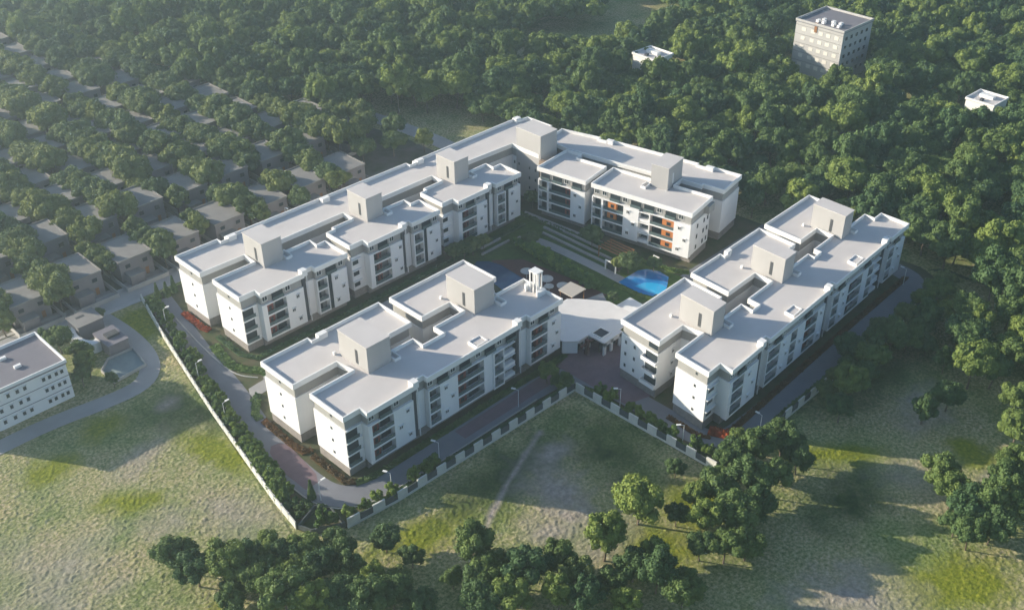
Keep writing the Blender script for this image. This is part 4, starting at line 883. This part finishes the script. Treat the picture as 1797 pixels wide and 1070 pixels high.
for i_, (x, y) in enumerate([(58, 131), (66.5, 126), (80.5, 110.5), (90, 99.5), (91.5, 92), (104, 87.5), (107.5, 82), (118.5, 80.5)]):
    tree('tree', x, y, random.uniform(.62, .88), '%s infill tree of the bottom tree belt, counting from the left' % NUM_[i_], 'infill trees of the bottom belt', ['leafd', 'leaf', 'leafy'][i_ % 3])
# villa garden trees in every gap between the houses
vt = []
for ri, y in enumerate(VROWS):
    xs_ = sorted(x for x, yy in VILLAS if yy == y)
    if ri: vt.append((xs_[-1]+14+random.uniform(-1, 1), y+3, 1.15, ri, 'garden tree right of the last villa, %s row, near one' % ORD[ri])); vt.append((xs_[-1]+15+random.uniform(-1, 1), y+11, 1.2, ri, 'garden tree right of the last villa, %s row, far one' % ORD[ri]))
    for n_, x in enumerate(xs_):
        for yy, pr_, wh in ((y-2.0, .9, 'front'), (y+3.5, .75, 'side'), (y+9.0, .9, 'rear half'), (y+14.2, .7, 'back corner')):
            if random.random() < pr_: vt.append((x-2.4+random.uniform(-1.0, 1.4), yy+random.uniform(-1.2, 1.2), random.uniform(.98, 1.38)*(.84 if ri == 0 else 1), ri, 'garden tree, left %s of %s villa, %s row' % (wh, ORD[n_], ORD[ri])))
vt.sort(key=lambda t: t[0]+t[1])
for (x, y, s, ri, lab) in vt[:290]:
    tree('garden_tree', x, y, s, lab, 'garden trees of the %s villa row' % ORD[ri], 'leafy', sz=random.uniform(.85, 1.05))
VREST = [t[:4] for t in vt[290:]]

# forest
def gn_forest(name, pts, protos):
    """one object of many far trees, instanced over points"""
    c = bpy.data.collections.new(name+'_kinds')
    for me, tk in protos:
        mm = bpy.data.objects.new('far_tree', me); c.objects.link(mm)
    me = bpy.data.meshes.new(name); me.from_pydata([(p[0], p[1], -.1) for p in pts], [], [])
    a = me.attributes.new('size', 'FLOAT_VECTOR', 'POINT'); a.data.foreach_set('vector', np.array([(p[2]*random.uniform(.85, 1.15), p[2]*random.uniform(.85, 1.15), p[2]*random.uniform(.78, 1.22)) for p in pts], np.float32).ravel())
    b = me.attributes.new('turn', 'FLOAT_VECTOR', 'POINT'); b.data.foreach_set('vector', np.array([(0, 0, random.uniform(0, 6.28)) for p in pts], np.float32).ravel())
    o = link(name, me)
    g = bpy.data.node_groups.new(name, 'GeometryNodeTree'); g.interface.new_socket('Geometry', in_out='INPUT', socket_type='NodeSocketGeometry'); g.interface.new_socket('Geometry', in_out='OUTPUT', socket_type='NodeSocketGeometry')
    n = g.nodes; L = g.links; gi = n.new('NodeGroupInput'); go = n.new('NodeGroupOutput')
    ci = n.new('GeometryNodeCollectionInfo'); ci.inputs['Collection'].default_value = c; ci.inputs['Separate Children'].default_value = True; ci.inputs['Reset Children'].default_value = True
    ip = n.new('GeometryNodeInstanceOnPoints'); ip.inputs['Pick Instance'].default_value = True
    rv = n.new('FunctionNodeRandomValue'); rv.data_type = 'INT'; rv.inputs['Min'].default_value = 0; rv.inputs['Max'].default_value = len(protos)-1
    na = n.new('GeometryNodeInputNamedAttribute'); na.data_type = 'FLOAT_VECTOR'; na.inputs['Name'].default_value = 'size'
    nb_ = n.new('GeometryNodeInputNamedAttribute'); nb_.data_type = 'FLOAT_VECTOR'; nb_.inputs['Name'].default_value = 'turn'
    L.new(gi.outputs[0], ip.inputs['Points']); L.new(ci.outputs[0], ip.inputs['Instance']); L.new(rv.outputs[2], ip.inputs['Instance Index'])
    L.new(na.outputs[0], ip.inputs['Scale']); L.new(nb_.outputs[0], ip.inputs['Rotation']); L.new(ip.outputs[0], go.inputs[0])
    md = o.modifiers.new('trees', 'NODES'); md.node_group = g
    return o
sp_ = 7.6
gx, gy = np.meshgrid(np.arange(20, 640, sp_), np.arange(-60, 640, sp_), indexing='ij')
gx = gx+rng.uniform(-2.6, 2.6, gx.shape); gy = gy+rng.uniform(-2.6, 2.6, gy.shape)
gx = gx.ravel(); gy = gy.ravel()
d = (gx+gy)/1.41421; r = (gx-gy)/1.41421
ok = (d < 560) & (d > 150) & (np.abs(r) < .50*d+80)
FOREST = [(236, 236), (247, 214), (248, 196), (246, 142), (258, 133), (261, 96), (254, 86), (238, 83), (222, 74), (221, 60), (222, 48), (214, 34), (190, 20), (206, -60), (640, -60), (640, 640), (60, 640), (60, 520), (135, 485), (158, 440), (168, 395), (180, 350), (190, 315), (203, 290), (222, 282), (234, 268), (238, 250)]
ok &= inpoly(gx, gy, FOREST)
for cl in ([(291, 296), (303, 268), (316, 257), (340, 262), (352, 280), (332, 296), (302, 306)], [(338, 262), (362, 258), (392, 296), (372, 318), (350, 300)], [(345, 168), (380, 172), (380, 206), (347, 204)], [(300, 224), (317, 224), (317, 242), (301, 242)], [(346, 116), (363, 117), (363, 133), (346, 133)], [(240, 76), (250, 84), (246, 92), (238, 88)], [(280, 92), (300, 88), (302, 94), (282, 98)], [(300, 140), (313, 137), (313, 144), (300, 148)]):
    ok &= ~inpoly(gx, gy, cl)
# thinner edge towards the near right field
keepr = rng.random(gx.shape); ok &= ~((gx+gy < 330) & (gy < 75) & (keepr > .8))
ok &= ~inpoly(gx, gy, [(213, 236), (223, 236), (221, 284), (213, 284)])
ok &= keepr > .06
px, py = gx[ok], gy[ok]; seen = np.abs(px-py)/1.41421 < .47*(px+py)/1.41421+24; order = np.argsort(px+py+np.where(seen, 0, 5000)); px, py = px[order], py[order]
NT = 300
sizes = rng.uniform(.95, 1.5, len(px))
def tone(mk, s): return ('pale' if mk == 'leaf' else 'dark') + (' tall' if s > 1.3 else (' small' if s < 1.1 else ''))
def region(x, y):
    if y > 225 and x < 300: return 'beyond the far corner', 'forest trees beyond the far left corner'
    if x - y < 15: return 'behind the rear block', 'forest trees behind the rear block'
    if y > 118: return 'behind the rear gap', 'forest trees behind the gap between blocks'
    if y > 84: return 'behind the right block', 'forest trees behind the right block'
    return 'beside the right field', 'forest trees beside the right field'
NUM = ORD + ['sixteenth', 'seventeenth', 'eighteenth', 'nineteenth', 'twentieth', 'twenty-first', 'twenty-second', 'twenty-third', 'twenty-fourth', 'twenty-fifth', 'twenty-sixth', 'twenty-seventh', 'twenty-eighth', 'twenty-ninth', 'thirtieth']
groups_ = {}
for x, y, s in zip(px[:NT], py[:NT], sizes[:NT]):
    groups_.setdefault(region(x, y), []).append((float(x), float(y), float(s)))
for (a, gp), lst in groups_.items():
    d0 = min(t[0]+t[1] for t in lst)
    ranks = {}
    for t in lst: ranks.setdefault(int((t[0]+t[1]-d0)/12.5), []).append(t)
    for rk_, (key, row) in enumerate(sorted(ranks.items())):
        row.sort(key=lambda t: t[0]-t[1])
        for n_, (x, y, s) in enumerate(row):
            mk = 'leaf' if random.random() < .62 else 'leafd'
            tree('forest_tree', x, y, s, '%s forest tree, %s from left in the %s rank %s' % (tone(mk, s), NUM[min(n_, 29)], NUM[min(rk_, 29)], a), gp, mk, sz=random.uniform(.75, 1.22))
far = list(zip(px[NT:], py[NT:], sizes[NT:]))
o = gn_forest('forest', far, [(m_, None) for m_ in CR['leaf'][:5]] + [(m_, None) for m_ in CR['leafd'][:2]])
tag(o, 'dense broadleaf forest filling the distance behind the compound', 'forest', kind='stuff')
if VREST:
    o = gn_forest('distant_garden_trees', [(a, b, c) for a, b, c, _ in VREST], [(m_, None) for m_ in CR['leafy']])
    tag(o, 'hazy far off trees among the villas at the upper left', 'trees', kind='stuff')

# ------------------------------------------------------------------ shrubs, hedges and beds
def shrub(name, x, y, s, sz, mesh, label, group, cat='shrub', z=0.0):
    e = link(name, mesh); e.location = (x, y, z); e.rotation_euler = (0, 0, random.uniform(0, 6.28)); e.scale = (s, s, s*sz); tag(e, label, cat, group); return e
lb = [(98.2,231.5),(97.6,228.0),(96.4,221.6),(94.9,214.4),(93.4,208.6),(92.0,202.3),(90.4,195.8),(88.9,189.7),(88.4,187.2),(87.9,184.8),(87.3,182.0),(86.6,179.5),(85.9,175.0),(85.0,170.0),(84.2,164.8),(83.2,160.3),(82.6,156.7),(82.2,152.8)]
lb2 = []
for i, (a, b) in enumerate(zip(lb[:-1], lb[1:])):
    lb2 += [a, ((a[0]+b[0])/2, (a[1]+b[1])/2)]
for i, (x, y) in enumerate(lb2+[lb[-1]]):
    if y > 166: shrub('shrub', x+random.uniform(.3, .9), y+random.uniform(-1, 1), random.uniform(.9, 1.2), 1.0, random.choice(BUSH), 'one of the round shrubs lining the upper left boundary wall, inner row', 'round shrubs along the left wall, inner row')
    if y > 166: shrub('shrub', x-1.0+random.uniform(-.3, .5), y, random.uniform(1.05, 1.4), 1.0, random.choice(BUSHD+BUSH), 'one of the round dark shrubs lining the upper left boundary wall', 'round shrubs along the left wall')
for i in range(60):
    t = i/59; x = 83.3-(83.3-79.6)*t + random.uniform(-1.4, .9); y = 167-(167-147)*t
    shrub('shrub', x+.9, y, random.uniform(1.05, 1.5), .9, random.choice(BUSH), 'one of the bright green shrubs massed along the lower left boundary wall', 'bright shrubs along the left wall')
for (x, y, l) in ((79.3, 148.6, 'dark conical conifer by the left wall, upper one of the pair'), (79.9, 146.3, 'dark conical conifer by the left wall, lower one of the pair'), (84.0, 143.0, 'dark conical conifer alone at the lane edge by the lamp post'), (100.4, 233.4, 'narrow conifer before the far left end of the compound, left one'), (102.9, 233.2, 'narrow conifer before the far left end of the compound, middle one'), (105.2, 233.4, 'narrow conifer before the far left end of the compound, right one')):
    shrub('conifer', x, y, 1.0, 1.0, random.choice(CONE), l, 'small conifers', 'conifer')
for (x, y) in ((80.8, 144.6), (81.8, 142.6), (80.2, 142.2), (79.0, 140.6), (81.6, 140.4), (83.4, 139.0), (80.2, 144.0), (78.8, 144.4)):
    shrub('shrub', x, y, .95, .8, random.choice(BUSHD), 'one of the low dark shrubs at the near corner of the compound', 'dark shrubs at the near corner')
nw = [(80.6, 134.6), (82.4, 133.8), (86.1,132.8),(89.4,132.4),(92.8,132.0),(95.9,131.4),(102.1,131.8),(105.0, 131.6),(107.8,131.6),(146.6,132.2),(147.9,130.6),(146.4,130.2),(150.9,122.3),(151.2,119.1),(151.2,113.8),(151.0,110.5),(150.8,107.5),(150.9,104.4),(150.8,101.0),(151.0,95.3),(151.8,92.0), (153.4, 89.8), (155.0, 88.9)]
for i, (x, y) in enumerate(nw):
    g_ = 'along the front panel wall' if y > 126 else 'along the wall by the right block'
    shrub('small_tree', x, y, random.uniform(1.15, 1.5), random.uniform(1.1, 1.4), random.choice(BUSH), 'small round clipped tree in the planting strip %s' % g_, 'clipped trees %s' % g_, 'small tree')
for i in range(26):
    y = 153 + i*1.22; 
    for xo in (0, 1.9):
        x = 183.4 + xo + (y-153)*.09 + random.uniform(-.3, .3)
        shrub('columnar_shrub', x, y, random.uniform(.9, 1.1), random.uniform(.65, .9), random.choice(COLM), 'one of the dark columnar shrubs between the pool terrace and the pale path', 'columnar shrubs of the courtyard hedge')
def bed(name, pts, w, h, m, label, dens=9, seed=1, leaf=.3):
    """ground cover: thousands of leaf faces over a mounded strip"""
    g_ = np.random.default_rng(seed); Vs = []; Fs = []; nv = 0
    mb = MB(); mb.prism(ribbon(pts, w*.92), 0.0, h*.45)
    Vs.append(np.array(mb.V)); Fs += mb.F; nv = len(mb.V)
    for (ax, ay), (bx, by) in zip(pts[:-1], pts[1:]):
        L = math.hypot(bx-ax, by-ay); ux, uy = (bx-ax)/L, (by-ay)/L; n = int(L*w*dens)
        t = g_.random(n)*L; v = g_.uniform(-.5, .5, n)*w
        hh = h*(.55+.45*np.sqrt(np.clip(1-(2*v/w)**2, 0, 1))) * (.7+.5*vnoise(ax+ux*t, ay+uy*t, 1.1, seed))
        q = np.stack([ax+ux*t-uy*v, ay+uy*t+ux*v, hh*g_.uniform(.75, 1.0, n)], 1)
        nn = g_.normal(size=(n, 3))*.6+np.array([0, 0, 1]); nn /= np.linalg.norm(nn, axis=1)[:, None]
        a = np.cross(nn, g_.normal(size=(n, 3))); a /= np.linalg.norm(a, axis=1)[:, None]; b = np.cross(nn, a); s = leaf*g_.uniform(.5, 1.2, n)[:, None]
        Vs.append(np.stack([q+a*s, q+b*s, q-a*s, q-b*s], 1).reshape(-1, 3)); idx = nv+np.arange(n*4).reshape(n, 4); nv += 4*n; Fs += [tuple(int(z_) for z_ in f) for f in idx]
    o = link(name, new_mesh(name, np.concatenate(Vs), Fs, m)); return tag(o, label, 'planting', kind='stuff')
bed('hedge', [(91.2, 171), (90.9, 160.5), (91.2, 155.6), (93.0, 155.2)], 1.7, .8, M['rust'], 'rust brown ground cover below the near end of the front block rear wing')
bed('hedge', [(91.8, 153.4), (91.9, 141.3), (93.4, 140.2)], 1.6, .8, M['rust'], 'rust brown ground cover below the near gable of the front block', seed=2)
bed('hedge', [(93, 140), (97, 138.9), (157, 138.9)], 1.7, .7, M['leafd'], 'dark green planting strip under the front facade', seed=3)
bed('hedge', [(94.4, 178.5), (91.2, 174.5), (90.9, 172)], 2.0, .7, M['leafd'], 'dark green planting beside the rear wing corner', seed=4)
bed('hedge', [(101.6, 222.5), (101.3, 213.2), (102, 211)], 1.9, .8, M['redbed'], 'bright red planting bed below the far left gable', seed=5)
bed('hedge', [(102.0, 207), (101.8, 196.5), (103.6, 192.2), (120, 191.8), (197, 191.6)], 1.6, .7, M['leafd'], 'green planting strip around the foot of the long left block', seed=6)
bed('grass_island', [(99.2, 204.5), (98.2, 199.0), (97.6, 193.6), (99.6, 189.8), (101.9, 186.6), (101.8, 184.8)], 2.6, .5, M['shrub'], 'rounded yellow green lawn island between lane and left block', seed=7)
bed('hedge', [(96.0, 180.2), (93.4, 178.6)], 1.5, .7, M['leafd'], 'dark planting at the island lane mouth', seed=8)
bed('hedge', [(156.0, 106.5), (155.7, 97.5), (157.0, 95.4)], 1.3, .6, M['rust'], 'brown planting below the near gable of the right block', seed=9)
bed('hedge', [(158.6, 97.0), (160.5, 92.6)], 3.2, .8, M['redbed'], 'bright red planting bed at the corner of the right block', seed=10)
bed('hedge', [(161, 93.2), (200, 94.9), (248, 96.4)], 1.6, .7, M['rust'], 'dark rusty planting strip under the right facade', seed=11)
bed('hedge', [(172, 88.3), (204, 88.3)], 1.4, 1.0, M['leafd'], 'dark hedge behind the right lane wall, near part', seed=12)
bed('hedge', [(204, 88.4), (224, 88.4)], 1.7, 1.3, M['amber'], 'amber orange hedge behind the right lane wall', seed=13)
bed('hedge', [(224, 88.4), (249, 88.6)], 1.6, 1.1, M['leafd'], 'dark hedge behind the far part of the right lane wall', seed=14)
bed('hedge', [(108, 172.4), (125, 172.3), (153, 172)], 1.6, .7, M['leafd'], 'shaded planting strip behind the front block', seed=15)
bed('hedge', [(188.6, 127.4), (230, 128.8)], 1.8, 1.2, M['shrub'], 'green hedge behind the right block beside the pool', seed=16)
bed('hedge', [(190.0, 150.6), (190.4, 146), (191.2, 139.0)], 1.4, .6, M['shrub'], 'bright green hedge along the near side of the blue pool', seed=17)
bed('hedge', [(204, 158), (207, 143), (209, 140)], 1.6, .8, M['shrub'], 'green hedge below the rear block beside the pool', seed=18)
bed('hedge', [(200.8, 198), (202.6, 176), (205.4, 160)], 1.4, .7, M['leafd'], 'dark planting strip under the rear block facade', seed=19)
bed('hedge', [(150.6, 126.6), (150.6, 90)], 1.3, .9, M['shrub'], 'green planting strip inside the wall by the right block', seed=20)
bed('hedge', [(86.5, 131.9), (146, 130.0)], 1.5, .7, M['leafd'], 'dark planting strip inside the front panel wall', seed=21)
for (x, y, s, l) in ((168.4, 191.2, .55, 'courtyard tree by the long left block, first from the left'), (171.2, 190.0, .6, 'courtyard tree by the long left block, second from the left'), (174.2, 189.6, .62, 'courtyard tree by the long left block, third from the left'), (177.5, 188.8, .6, 'courtyard tree by the long left block, fourth from the left'), (200.6, 168.2, .75, 'leafy tree against the rear block left of the timber pergola'), (197.2, 152.0, .7, 'feathery tree between the timber pergola and the blue pool'), (196.0, 154.2, .5, 'small tree in front of the garden shelter'), (182.6, 145.0, .42, 'small light green tree at the podium edge'), (188.4, 180.8, .55, 'dark tree at the rounded end of the pale path'), (202.8, 147.6, .5, 'small tree behind the blue pool'), (206.0, 196.6, .6, 'tree in the far inner corner of the courtyard'), (172.6, 133.6, .3, 'tiny dark tree by the corner of the right block')):
    tree('courtyard_tree', x, y, s, l, 'trees of the courtyard', 'leafy', sz=.95, z=0)
tree('entrance_tree', 146.0, 134.4, .62, 'bushy tree on the lane verge near the gatehouse', 'entrance trees', 'leaf', z=0)
tree('entrance_tree', 147.5, 129.6, .5, 'bushy tree at the inner corner of the panel walls', 'entrance trees', 'leafd', z=0)
tree('palm_like_tree', 158.3, 88.9, .5, 'tree at the bend of the right lane', 'entrance trees', 'leaf', z=0)
# ------------------------------------------------------------------ haze
hz = MB().box(-1260, 1760, -1560, 1860, -1.2, 157.5).build('haze', None); hz['kind'] = 'stuff'; hz['label'] = 'thin pale morning haze over the whole landscape'
hm = bpy.data.materials.new('haze'); hm.use_nodes = True; t = hm.node_tree; t.nodes.clear()
pv = t.nodes.new('ShaderNodeVolumePrincipled'); pv.inputs['Color'].default_value = (0.72, 0.88, 1.0, 1); pv.inputs['Density'].default_value = 0.0004; pv.inputs['Anisotropy'].default_value = 0.72
mo = t.nodes.new('ShaderNodeOutputMaterial'); t.links.new(pv.outputs[0], mo.inputs['Volume']); hz.data.materials.append(hm)
